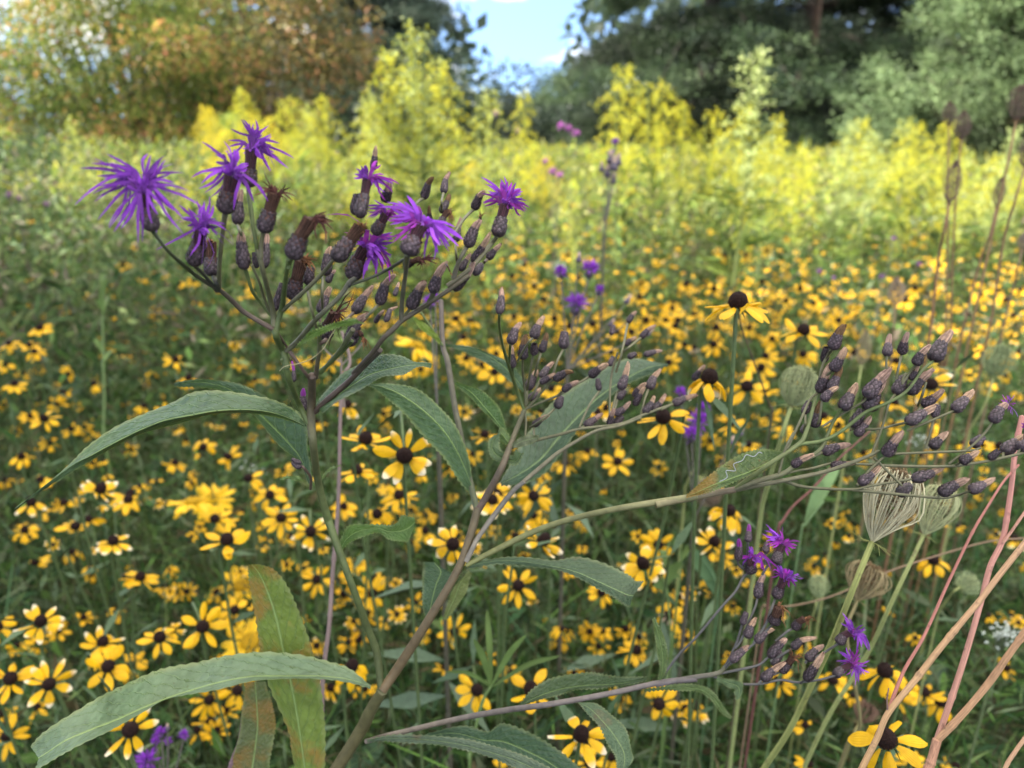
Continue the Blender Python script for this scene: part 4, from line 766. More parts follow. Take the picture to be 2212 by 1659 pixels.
TXT = """I 150,240,150,s;190,75,185,st;390,75,150,s;775,30,170,st;450,215,175;535,180,150,s;680,305,200,t;430,370,140,s;215,430,150,s;840,520,190,s;1020,480,120;745,505,75,o;990,570,120;1050,610,130;1120,600,90;1300,610,130,g;1290,165,180,g;1360,300,250;1690,160,200;1865,240,215,t;1750,280,130;1900,530,180;2060,95,150;245,790,240,t;-20,820,210;100,930,110;225,920,110;615,910,210,t;960,880,225;1215,810,245,f;645,1050,245,f;785,1045,165;1405,715,180,g;690,740,120,gt;60,1130,250;295,1155,250,ft;780,1430,300,ft;40,1470,220;230,1300,150,s;1255,1250,200,f;1425,1190,205,f;1350,1320,190;1260,1390,180;1300,1440,150;2110,1050,250,gt;2150,430,130;2200,650,130;500,760,110;350,840,90;1650,700,60;1900,930,120,t;2150,900,110;1980,1180,160,t;2190,1190,130;10,1340,100;1190,1440,110
J 300,140,200;430,30,200;590,240,150;590,150,120;500,310,130,s;750,320,260,t;780,270,120;1130,270,150,s;1285,305,260,t;1140,565,230,f;265,610,185;285,530,150,s;760,840,180,f;700,1060,110;895,1190,240,fg;1220,1190,280;1520,1470,330,t;1900,440,260,t;1980,320,190;2040,750,190,g;1650,850,100;1430,840,100;1570,840,120;1790,830,140;1850,960,200;1990,1270,240,fgt;2150,1310,170,t;990,60,220,t;1240,30,210;1240,150,160,s;530,670,100;1540,180,120;1110,1640,200;165,440,150;120,910,130;200,880,110;100,620,140;60,540,140;310,790,90;560,860,80;1100,1090,110;1480,1100,70;1640,610,170;1390,900,80;1870,870,120;2150,860,120;1960,560,120;1630,930,60;420,150,110;1560,1520,150,t;1700,1600,150;1570,1630,220;1180,1640,150;1750,1250,70
K 440,130,250,st;350,310,220,t;400,400,150;75,750,150,o;20,500,140,t;270,520,90,g;1190,200,130,s;1000,390,140,s;1670,420,200,s;1380,1090,290,;1615,1215,200;1710,1270,200;1390,1500,400,s;1555,1640,220,s;740,1140,180;1065,1140,200,s;240,1300,200,st;10,1250,200;900,1410,110,g;180,890,110;2140,290,150,st;2050,260,110;2130,750,70;570,580,100;640,350,120;460,690,110;140,640,100;1450,1230,170;1800,1660,150;2100,1060,80;920,1640,90;950,450,90;1500,180,90,t;900,940,110;700,300,90
H 350,265,200,s;190,235,180,s;495,360,370,S;885,520,240,s;235,620,120,o;350,600,160;320,810,330,st;550,850,230;50,1040,300;660,870,150;1440,700,150,s;1720,720,180;1660,840,240,t;450,1070,160;770,1120,120;200,1010,120;430,1610,240,s;660,665,140;890,655,150;630,740,160;370,500,150,s;130,50,95,o;640,220,120;870,260,110;1630,290,110,o;1880,410,100,o;1200,640,130;1560,260,120;1500,330,120;410,60,150;540,60,130;670,30,80;1190,650,130,o;1100,450,110;950,350,100;1700,120,90;1260,280,60;100,380,110;60,450,110;560,500,110;700,560,120;780,330,100;830,820,110;560,1200,140,s;690,1030,130;1010,1030,160;1090,1080,150;1430,950,160;1430,1080,120;1570,930,120;1970,1200,150,s;2060,1210,160,s;1850,1190,110,s;1930,1260,130;1600,1260,120;1850,900,100;1930,720,80;1880,780,90;2000,770,80;2110,690,90;2000,860,90;2140,420,110;2100,330,110;1950,300,100;2190,270,100;2050,270,90;2130,540,80;1880,560,80;1740,520,90;2010,480,80;1960,640,90;2180,640,90;2100,780,90;1650,1110,110;330,1170,110;20,1330,110;1250,1250,120;390,1290,90;1150,1620,100;1680,1240,120,s
G 225,1170,270,;460,1260,320,ft;180,1360,220,s;770,445,170;815,555,120;940,720,170;1000,760,150;440,750,140,g;340,1010,100;940,1140,180;720,1340,100;1020,1500,200,t;1240,1500,180;1250,1650,150,s;1420,1310,150;1560,1240,120,s;1740,1300,170,s;1300,330,170,s;1450,490,130;1360,440,130;2100,450,130;2000,370,120,s;1110,190,180;1870,320,150,s;2150,240,150,s;1910,450,150;2080,490,130;1590,480,150,s;1740,520,130;380,1480,150;500,1590,120;910,1370,90;100,1580,130;300,1620,170;1670,980,140,t;1640,420,90;860,460,120,s;1340,860,140;1280,1000,120;1880,230,90;1500,200,140;1240,250,120,s;560,740,110;620,720,90;830,680,120;1120,430,110;640,1250,80;820,1000,110,t;1620,1010,150;1010,650,110;1560,700,120;2050,700,130;1950,720,120;1480,1280,100;110,960,180,st;870,1250,120;1180,1550,100;350,1100,80;20,700,120;1820,520,130;1560,600,90;2140,600,110;1700,640,110;2200,420,110;1440,60,100;1180,120,110;1560,90,80;330,480,60
F 85,830,130;60,590,110,s;180,600,110,s;210,640,120;20,650,90;30,720,100;230,745,80;405,770,100;140,770,90;385,890,110;345,950,110;230,940,90;20,960,90;570,830,110,g;340,810,80;1050,690,130,s;915,780,90,g;1130,800,140,s;1430,710,90;1530,810,100,s;430,1105,110;500,1090,100;580,1035,80,s;270,1040,160;180,1030,110;300,1190,110;130,1270,140;860,960,110;560,1160,90,g;790,1225,90;1220,1210,150,g;1060,1100,90;1380,1270,150,s;1050,1310,130,s;900,1420,70;30,1410,110,s;240,1410,140,s;600,1470,210,st;770,1530,180,s;1490,1400,170;1620,1500,180;1700,1350,120;1180,345,80;740,120,100;240,500,150,s;1330,1650,170;2060,1570,150;560,1310,70;1540,1470,80;980,1000,110;90,1110,80;1000,900,80,s;640,850,80;870,820,70;1330,580,60;930,430,70;1140,510,70;650,240,70;850,200,80;1040,390,70;1160,210,80;1520,270,90;1290,960,80;1120,1170,80;1900,1060,110;1870,700,110;1760,700,110;2090,760,120"""
for line in TXT.split('\n'):
    k, body = line.split(' ', 1)
    for it in body.split(';'):
        p = it.split(','); u, v, s = map(float, p[:3]); fl = p[3] if len(p) > 3 else ''
        (x, y), = zz(k, u, v); spx = s * ZO[k][2]
        ang = PITCH + math.atan((y - 829.5) / FPX); rc = math.cos(ang - PITCH)
        size = .040 * (1 if 'o' not in fl else .7); d = size * FPX / spx
        # keep the blooms between 0.72 and 1.28 m above the ground, as the plants allow
        if math.sin(ang) > .02:
            zt = CAMZ - d / rc * math.sin(ang); lo, hi = (.80, 1.2)
            if spx < 75 and y < 800: lo, hi = .86, 1.06
            if spx > 85: hi = 1.42
            zc = min(max(zt, lo), hi); d2 = (CAMZ - zc) / math.sin(ang) * rc; d2 = min(d2, 4.6); size *= min(max(d2 / d, .75), 1.35); d = d2
        kind = 's' if 'o' in fl else 'g' if 'g' in fl or ('t' not in fl and spx < 75 and rng.random() < .22) else 'd'
        face = .95 if 'f' in fl else (.02 if 's' in fl.lower() else rng.uniform(.12, .62)); dr = int(rng.choice((0, 1, 2, 3), p=(.25, .35, .25, .15)))
        if 's' in fl: dr = int(rng.choice((1, 2, 3, 4)))
        if 'S' in fl: dr = 1; face = 0.
        if 'f' in fl: dr = int(rng.choice((0, 1)))
        daisy(x, y, d, size, face, dr, 't' in fl, kind)
for k, x, y, w_, dr in (('I',1160,60,260,2),('I',1270,50,230,2),('I',1500,900,290,1),('I',1450,560,240,1),('G',540,600,250,2),('H',1300,930,10,1)):
    if w_ < 50: continue
    (X_, Y_), = zz(k, x, y); daisy(X_, Y_, .066 * FPX / (w_ * .36), .040, .35, dr, False, 'h', 'yellow_daisy')
print('hand-placed flowers', len(FL))
# more blooms out in the field, fading with distance
target = 292 - len([f for f in FL if f[3]['category'] == 'flower'])
spots = []
def dens(px, py):
    right = np.interp(px, (0, 500, 850, 1100, 2212), (.10, .2, .55, 1, 1.)); b = np.interp(py, (420, 480, 560, 640, 720, 800, 900), (0, .06, .38, 1, .9, .4, .15)); return right * b
tries = 0
while len(spots) < 1000 and tries < 90000:
    tries += 1; y = rng.uniform(1.9, 4.6); x = rng.uniform(-.85, .85) * y; z = .93 + .05 * y / 3 + rng.normal() * .05; p = proj((x, y, z))
    if -260 < p[0] < 2470 and rng.random() < dens(p[0], p[1]): spots.append((p[0], p[1], p[2]))
spots.sort(key=lambda s: s[2]); 
far = []
for i, (x, y, d) in enumerate(spots):
    if i < 9999 and 0 < x < 2212 and len([f for f in FL if f[3]['category'] == 'flower']) < 292: daisy(x, y, d, .036, rng.uniform(0, .6), int(rng.integers(0, 4)), rng.random() < .2)
    else: far.append((x, y, d))
name_by_landmark([(a[0], a[1], a[3], a[4]) for a in FL], LM)
for a in FL:
    a[3]['group'] = 'yellow coneflowers across the meadow' if a[3]['category'] == 'flower' else 'all-yellow daisies'
# blooms beyond the three hundred largest: baked from the same shapes
BK = {}
def baked(me):
    if me.name not in BK:
        n = len(me.vertices); v = np.empty(n * 3, np.float32); me.vertices.foreach_get('co', v); c = np.empty(n * 4, np.float32); me.attributes['Col'].data.foreach_get('color', c)
        u = np.empty(n * 2, np.float32); me.attributes['uvp'].data.foreach_get('vector', u); f = [p.vertices[:] for p in me.polygons]
        BK[me.name] = (v.reshape(-1, 3), c.reshape(-1, 4)[:, :3], u.reshape(-1, 2), [np.array([q for q in f if len(q) == k]) for k in (4, 3)])
    return BK[me.name]
def bake_into(mb, me, M):
    v, c, u, fs = baked(me); w_ = v @ np.array(M.to_3x3()).T + np.array(M.translation)
    first = True
    for f in fs:
        if len(f): mb.add(w_ if first else w_[:0], f if first else f - len(w_), c if first else c[:0], u if first else u[:0]); first = False
dsm = MB(); aa = np.linspace(0, 6.283, 9, endpoint=False)
for r0, z0_, r1, z1_ in ((.0048, 0, .0050, .004), (.0050, .004, .0030, .0078), (.0030, .0078, .0004, .0088)):
    V = np.stack((np.concatenate((r0 * np.cos(aa), r1 * np.cos(aa))), np.concatenate((r0 * np.sin(aa), r1 * np.sin(aa))), np.repeat((z0_, z1_), 9)), 1); k = np.arange(9)
    dsm.add(V, np.stack((k, (k + 1) % 9, (k + 1) % 9 + 9, k + 9), 1), DK)
DSM = dsm.mesh('cone', M_PETAL)
def mass(spots_, nm, lab, s0, s1):
    mb = MB()
    for x, y, d in spots_:
        c = at(x, y, d); n = nrm(np.array((0, 0, 1)) + nrm(np.array((0, 0, CAMZ)) - c) * rng.uniform(0, .9) + rng.normal(size=3) * .25); sc = rng.uniform(s0, s1) / .040
        M = Matrix.LocRotScale(Vector(c), Vector(n).to_track_quat('Z', 'Y') @ Matrix.Rotation(rng.uniform(0, 6.28), 3, 'Z').to_quaternion(), Vector((sc, sc, sc)))
        me = RAYS_G[rng.integers(5)] if rng.random() < .25 else RAYS[rng.integers(RV)][rng.integers(15)]
        bake_into(mb, me, M); bake_into(mb, DSM, M)
        P = crom([(c[0] + rng.normal() * .03, c[1] + .03, c[2] - rng.uniform(.25, .6)), c - n * .05, c], 4); tube(mb, P, .0011, 3, (.10, .15, .05))
    tag(link(nm, mb.mesh(nm, M_PETAL)), lab, 'flowers', None, 'stuff')
mass(far, 'distant_coneflowers', 'tiny blurred yellow coneflowers in the far part of the field', .024, .037)
sm = []
while len(sm) < 520:
    cx, cy = rng.uniform(-.75, .75), rng.uniform(.85, 3.0); cx *= cy
    for q in range(int(rng.integers(2, 7))):
        p = proj((cx + rng.normal() * .07, cy + rng.normal() * .07, rng.uniform(.78, .95)))
        if -260 < p[0] < 2470 and p[1] < 1680 and rng.random() < np.interp(p[0], (0, 900, 1400, 2212), (1, .9, .55, .5)) * np.interp(p[1], (560, 720), (0, 1)): sm.append(tuple(p))
mass(sm, 'small_coneflower_sprays', 'small yellow coneflowers scattered low between the larger ones', .018, .030)
# ---------------------------------------------------------------- goldenrods
GY = [(.66, .63, .045), (.72, .68, .06), (.52, .57, .06), (.76, .64, .04)]; GPALE = [(.52, .60, .22), (.60, .66, .30), (.44, .54, .18)]
def goldenrod_parts(cols, wide, tall, seed, lean=.3, nb=26, arch=1.):
    """unit-height plant: plume in the top `tall` share, `wide` half width"""
    global rng; keep = rng; rng = np.random.default_rng(seed)
    st = MB(); tube(st, crom([(0, 0, 0), (.01, .01, .5), (rng.normal() * .02, rng.normal() * .02, 1)], 9), np.linspace(.004, .0012, 9), 5, (.20, .24, .07))
    lf_ = MB(); n = 120; z = rng.uniform(.12, 1 - tall * .75, n); a = rng.uniform(0, 6.283, n); D = np.stack((np.cos(a), np.sin(a), rng.uniform(.1, .9, n)), 1)
    cloud(lf_, np.stack((0 * z, 0 * z, z), 1), D, rdir(n, 2.), rng.uniform(.05, .095, n), rng.uniform(.006, .013, n), pal([(.16, .24, .05), (.22, .29, .06), (.12, .19, .05)], n, .2))
    pl = MB()
    for b in range(nb):
        t = (b + .5) / nb; z0 = 1 - tall + tall * t; a = b * 2.4 + rng.normal() * .3; Lb = wide * (1 - t) ** .7 * rng.uniform(.7, 1.15) + .012
        o = np.array((math.cos(a), math.sin(a), 0)); P = crom([(0, 0, z0 - .02), np.array((0, 0, z0)) + o * Lb * .5 + (0, 0, Lb * .55), np.array((0, 0, z0)) + o * Lb + (0, 0, Lb * (.55 - .35 * arch))], 8)
        tube(pl, P, .0007, 3, (.3, .34, .08))
        m = int(24 + 760 * Lb); u = rng.random(m) ** .8 * 7 * .9999; i = u.astype(int); f = (u - i)[:, None]; Q = P[i] * (1 - f) + P[np.minimum(i + 1, 7)] * f + rng.normal(size=(m, 3)) * .0045 + np.array((0, 0, .003))
        cloud(pl, Q, rdir(m, .8), rdir(m), rng.uniform(.003, .006, m), rng.uniform(.002, .0042, m), pal(cols, m, .12))
    rng = keep
    return st.mesh('stem', M_STEM), lf_.mesh('leaves', M_FIELD), pl.mesh('plume', M_GOLD)
GP = [goldenrod_parts(GY, .10, .24, 1), goldenrod_parts(GY, .075, .30, 2), goldenrod_parts(GY, .12, .20, 3, nb=22), goldenrod_parts(GPALE, .05, .32, 4, arch=.3, nb=34), goldenrod_parts(GY[:3] + GPALE, .085, .26, 5, arch=.6), goldenrod_parts([(.78,.60,.03),(.82,.64,.04),(.7,.58,.05)], .09, .18, 6)]
GR_ = []
def goldenrod(px, py, d, kind, sw=1., name='goldenrod', ph=None):
    tip = at(px, py, d); h = tip[2]
    root = thing(name, (tip[0], tip[1], 0), None, 'goldenrod', 'goldenrods across the field')
    for nm, me in zip(('stem', 'leaves', 'plume'), GP[kind]):
        o = bpy.data.objects.new(nm, me); C.objects.link(o); o.parent = root
    root.scale = (h * sw, h * sw, h); root.rotation_euler = (rng.normal() * .03, rng.normal() * .03, rng.uniform(0, 6.28))
    GR_.append((px, py, root, ph or ('yellow goldenrod plume', 'narrow yellow goldenrod plume', 'broad yellow goldenrod plume', 'pale unripe goldenrod spike', 'yellow-green goldenrod plume', 'orange-yellow goldenrod plume')[kind])); return root
big = [(920,70,2.3,4,1.25),(862,122,2.35,0,.9),(960,150,2.4,0,1.0),(880,170,2.3,4,1.0),(1032,200,2.7,4,.9),(1115,203,3.2,1,.9),(1388,148,2.6,0,1.0),(1435,190,2.6,2,.9),(1475,232,2.65,0,.9),(1639,118,2.5,3,1.45),(1600,235,2.6,0,.9),(1570,250,2.6,2,.7),(1690,255,2.7,0,.7),
       (1812,268,3.2,3,1.2),(1909,290,3.3,3,1.3),(1872,262,3.4,0,1.),(1955,262,3.6,4,1.),(1990,272,3.4,0,1.1),(2030,268,3.6,0,1.1),(533,202,3.3,0,.9),(430,235,4.2,5,.8),(470,240,4.4,5,.8),(760,198,3.6,4,1.1),(612,222,3.6,2,1.),(700,215,4.,0,1.),(660,232,4.,4,1.),(800,225,4.,0,1.),
       (170,260,3.3,4,.8),(2170,280,3.2,3,1.1),(2100,330,3.0,4,1.),(1700,305,3.4,0,1.),(1750,320,3.2,1,1.),(600,260,3.8,5,.8),(560,250,4,5,.9),(1255,420,2.6,4,.5)]
for b in big: goldenrod(*b)
while len(GR_) < 235:
    y = rng.uniform(3.3, 9.5) ; x = rng.uniform(-.72, .74) * y; px, _, d = proj((x, y, 1.3))
    lim = np.interp(px, (0, 250, 420, 800, 1300, 2212), (440, 360, 280, 262, 300, 300)) ; py = lim + rng.exponential(26) + (9.5 - y) * rng.uniform(0, 26)
    if px < 230 and rng.random() < .35: continue
    if py > 640: continue
    if 1150 < px < 1330 and rng.random() < .5: continue
    goldenrod(px, py, d, int(rng.choice(6, p=(.27, .15, .2, .1, .2, .08))), rng.uniform(.8, 1.15))
GLM = [((920,70),'the tallest plume left of centre'),((1388,144),'the arching plume under the spruce'),((1639,115),'the tall pale spike'),((533,198),'the golden tree'),((760,200),'the blue-green pine'),((1200,330),'the gap of pink blooms'),
       ((1812,266),'the dark pine trunks'),((2060,390),'the dark oval seed head'),((2180,270),'the top right seed head'),((300,440),'the leftmost purple bloom'),((600,420),'the upper twin purple blooms'),((800,330),'the topmost bud of the spray'),((1090,400),'the small rightmost top bloom'),
       ((1480,420),'the dark blurred ironweed'),((1700,480),'the pale spike foot'),((80,420),'the far left thicket'),((1950,520),'the bare reddish stems'),((1320,500),'the first coneflowers'),((430,300),'the foot of the golden tree'),((1000,300),'the foot of the tallest plume'),((1600,330),'the foot of the arching plume')]
name_by_landmark([g for g in GR_], GLM)
# ---------------------------------------------------------------- other ironweeds behind
IWG = []
def small_ironweed(blooms, foot, d, lab, wid=6, buds=(), r_=1.0, c=(.33, .06, .60)):
    """blooms: display positions of the purple tufts; all join at `foot` and run to the ground"""
    f = at(*foot, d); root = thing('ironweed', (f[0], f[1] + .02, 0), lab, 'ironweed', 'purple ironweeds among the daisies'); rl = np.array(root.location)
    mb = MB(); tube(mb, crom([(0, 0, 0), (f - rl) * (.5, .5, .5), f - rl], 9), np.linspace(.0030, .0024, 9), 6, (.11, .10, .07)); 
    for k in range(5):
        z = rng.uniform(.5, .95); D = rdir(1, .3); cloud(mb, ((f - rl) * z)[None], D, rdir(1, 2.), .09, .018, np.array((.08, .13, .075)), fold=.03)
    link('stem', mb.mesh('stem', M_STEM), root)
    for x, y, s in blooms:
        t = at(x, y, d + rng.uniform(-.02, .02)); R_ = s / 2 / FPX * d; ax = nrm(nrm(t - f) + np.array((0, -.3, .6)))
        hb = t - ax * R_ * 1.1; mb = MB(); tube(mb, crom([f - rl, (f + hb) / 2 - rl + (0, 0, .004), hb - rl], 7), .0009, 5, (.11, .10, .08)); tube(mb, crom([hb - rl, hb - rl + ax * R_ * .55, hb - rl + ax * R_ * 1.0], 6), np.array((.3, .55, .6, .55, .45, .4)) * R_ * .75, 8, (.06, .045, .065))
        o = link('flower_head', mb.mesh('flower_head', M_BRACT), root); m = 90; D = rdir(m, 0.); D = nrm(D + ax * .75); fb = MB()
        cloud(fb, np.repeat((hb - rl + ax * R_ * .9)[None], m, 0) + D * R_ * .2, D, rdir(m), R_ * rng.uniform(.6, 1.15, m), R_ * .17, pal([c, tuple(np.array(c) * 1.25), tuple(np.array(c) * .7)], m)); link('florets', fb.mesh('florets', M_FLORET), o)
    for x, y, s in buds:
        t = at(x, y, d + rng.uniform(-.02, .02)); R_ = s / 2 / FPX * d; ax = nrm(nrm(t - f) + np.array((0, -.1, .5))); mb = MB()
        tube(mb, crom([f - rl, (f + t) / 2 - rl, t - rl - ax * R_], 7), .0008, 5, (.11, .10, .08)); tube(mb, crom([t - rl - ax * R_, t - rl, t - rl + ax * R_ * 1.], 7), np.array((.4, .9, 1., .95, .75, .6, .4)) * R_, 8, (.09, .07, .10)); tube(mb, [t - rl + ax * R_ * .9, t - rl + ax * R_ * 1.6, t - rl + ax * R_ * 2.2], np.array((.6, .55, .3)) * R_, 7, (.40, .28, .22))
        link('seed_head', mb.mesh('seed_head', M_BRACT), root)
small_ironweed([(1245,653,52),(1275,578,42),(1212,585,32),(1296,625,24)], (1225,800), .85, 'blurred ironweed with four purple blooms among the mid-field coneflowers', buds=[(1250,560,14),(1360,690,16),(1355,650,14),(1320,700,12),(1400,720,14)])
small_ironweed([(1511,905,46),(1495,935,40),(1470,845,26),(1520,880,30)], (1500,1120), .80, 'purple ironweed beside the large white-tipped coneflower, left of the round carrot head', buds=[(1600,935,14),(1580,955,13)])
small_ironweed([(346,1582,28),(397,1586,24),(318,1642,52),(335,1600,22),(362,1600,20)], (362,1760), .72, 'low purple ironweed at the bottom left below the pale toothed leaf', buds=[(362,1572,10)])
small_ironweed([(1330,305,18),(1320,330,16)], (1306,500), 1.35, 'dark blurred ironweed standing against the goldenrods', buds=[(1318,345,18),(1326,360,20),(1312,375,18),(1335,350,16),(1300,365,14),(1325,390,15)])
small_ironweed([(1212,272,18),(1228,278,18),(1245,288,18)], (1230,420), 3.2, 'far pink ironweed with three blooms in front of the spruce', c=(.55,.16,.55))
small_ironweed([(1195,370,20),(1208,378,18),(1178,348,14)], (1200,520), 2.6, 'far pink ironweed right of the small top bloom', c=(.55,.18,.55))
small_ironweed([(1070,245,18),(1120,282,14)], (1090,420), 3.4, 'far pale pink ironweed below the narrow goldenrod plume', c=(.50,.25,.42))
small_ironweed([(20,420,16),(40,428,14),(100,440,14)], (60,560), 2.6, 'pale pink blooms on the far left edge of the meadow', c=(.55,.3,.5))
small_ironweed([(928,650,34),(940,640,22)], (945,900), .70, 'purple bloom half hidden behind the right branch of the top spray')
small_ironweed([(1905,597,14),(1985,570,14),(1770,585,12),(1930,515,12),(1800,600,10)], (1880,760), 2.2, 'tiny purple blooms behind the pale brown seed head', c=(.30,.10,.38))
# tall grey-brown stem of another ironweed, behind the left fork
def stalk(name, k, pts, w0, w1, c, lab, cat, d, group=None, mat=None, root=None, part='stem', c2=None):
    q = zz(k, *pts); ds = np.linspace(d[0], d[1], len(q)) if isinstance(d, tuple) else [d] * len(q); W = [at(*p, z) for p, z in zip(q, ds)]
    P = crom(W, 5 * len(W))
    if root is None:
        b = W[0].copy(); b[2] = 0; b[1] += .02; root = thing(name, tuple(b), lab, cat, group); P = np.vstack((b + (P[0] - b) * np.array((0, .35, .7, .95))[:, None], P))
    n = len(P); P = P - np.array(root.location); mb = MB(); dm = np.mean(ds)
    P = crom(P, n * 3); n *= 3; tt = np.linspace(0, 1, n); rr = np.interp(tt, (0, 1), (w0, w1)) * .78 / 2 / FPX * dm * (1 + .03 * np.sin(tt * 14))
    for nd in rng.uniform(.05, .95, 4 if w0 > 8 else 1): rr = rr * (1 + .20 * np.exp(-((tt - nd) / .006) ** 2))
    tube(mb, P, rr, 9, c, c2, .07); link(part, mb.mesh(part, mat or M_DRY), root); return root
r = stalk('bare_stalk', 'I', (1925,1800, 1930,1659, 1935,1150, 1975,800, 1995,500, 2030,50, 2050,-620, 2100,-780, 2050,-960), 15, 8, (.22,.16,.15), 'thin grey-pink bare stem rising behind the green stem on the left', 'stem', (.56,.60))
stalk('bare_stalk', 'L', (1060,640, 1040,400, 1030,120), 9, 5, (.22,.17,.15), None, None, .60, root=r); stalk('bare_stalk', 'L', (1050,170, 1180,40, 1300,-100), 5, 4, (.2,.17,.14), None, None, .60, root=r, part='branch'); stalk('bare_stalk', 'L', (1060,180, 900,60, 830,-20), 5, 4, (.2,.17,.14), None, None, .60, root=r, part='branch')
r = stalk('bare_stalk', 'I', (1360,1800, 1385,1650, 1440,1500, 1462,1350, 1470,1280), 16, 12, (.16,.10,.11), 'short purplish stem beside the olive leaf at the bottom left', 'stem', .50)
# ---------------------------------------------------------------- pink and orange dead stalks at the lower right
PK, OG = (.52, .27, .20), (.50, .30, .14)
r = stalk('dead_stalk', 'K', (1560,1800, 1640,1659, 1690,1490), 26, 22, (.46,.24,.15), 'thick pink forked dead stalk at the bottom right', 'dead stalk', .40)
stalk('', 'K', (1690,1490, 1760,1290, 1830,1080, 1900,850, 1960,640, 2010,450, 2080,300, 2115,120, 2140,-60, 2160,-250, 2200,-450), 15, 13, PK, None, None, (.40,.42), root=r, part='branch', c2=(.50,.22,.19))
stalk('', 'K', (1695,1490, 1840,1340, 2000,1150, 2120,980, 2250,800), 20, 18, (.55,.31,.17), None, None, (.40,.37), root=r, part='branch'); stalk('', 'K', (2085,310, 2150,220, 2212,130, 2260,60), 8, 7, PK, None, None, .41, root=r, part='branch')
r = stalk('dead_stalk', 'K', (1180,1800, 1240,1659, 1330,1480, 1400,1325, 1560,1130, 1700,950, 1840,780, 1950,650, 2080,480, 2240,280), 17, 15, (.44,.27,.13), 'long orange-brown stalk crossing the pink stalk at the lower right', 'dead stalk', .36, c2=(.50,.30,.17))
stalk('', 'K', (1398,1320, 1440,1200, 1500,1060, 1600,890, 1680,720, 1760,540, 1900,250, 2000,80, 2090,-60, 2180,-160), 9, 6, (.40,.16,.13), None, None, (.36,.42), root=r, part='branch')
stalk('', 'K', (1395,1320, 1390,1250, 1400,1180), 5, 3, (.2,.12,.11), None, None, .36, root=r, part='branch')
stalk('dead_stalk', 'K', (2060,1800, 2100,1659, 2160,1560, 2250,1440), 11, 11, (.50,.30,.18), 'orange stalk cut by the bottom right corner', 'dead stalk', .36)
stalk('twig', 'H', (740,1690, 820,1570, 950,1450, 1100,1280, 1200,1190, 1290,1110), 8, 5, (.15,.06,.05), 'dark red twig crossing behind the right bud spray', 'twig', (.62,.66))
stalk('twig', 'K', (640,700, 850,680, 1080,620, 1400,480, 1740,370, 2000,300, 2212,280), 5, 4, (.30,.20,.13), 'long thin brown twig lying across the carrot stems', 'twig', (.70,.62))
stalk('twig', 'H', (700,1000, 640,830, 570,640, 520,500, 500,400), 5, 4, (.09,.07,.04), 'thin dark stem rising to the wide flat-rayed coneflower', 'stem', (.66,.62))
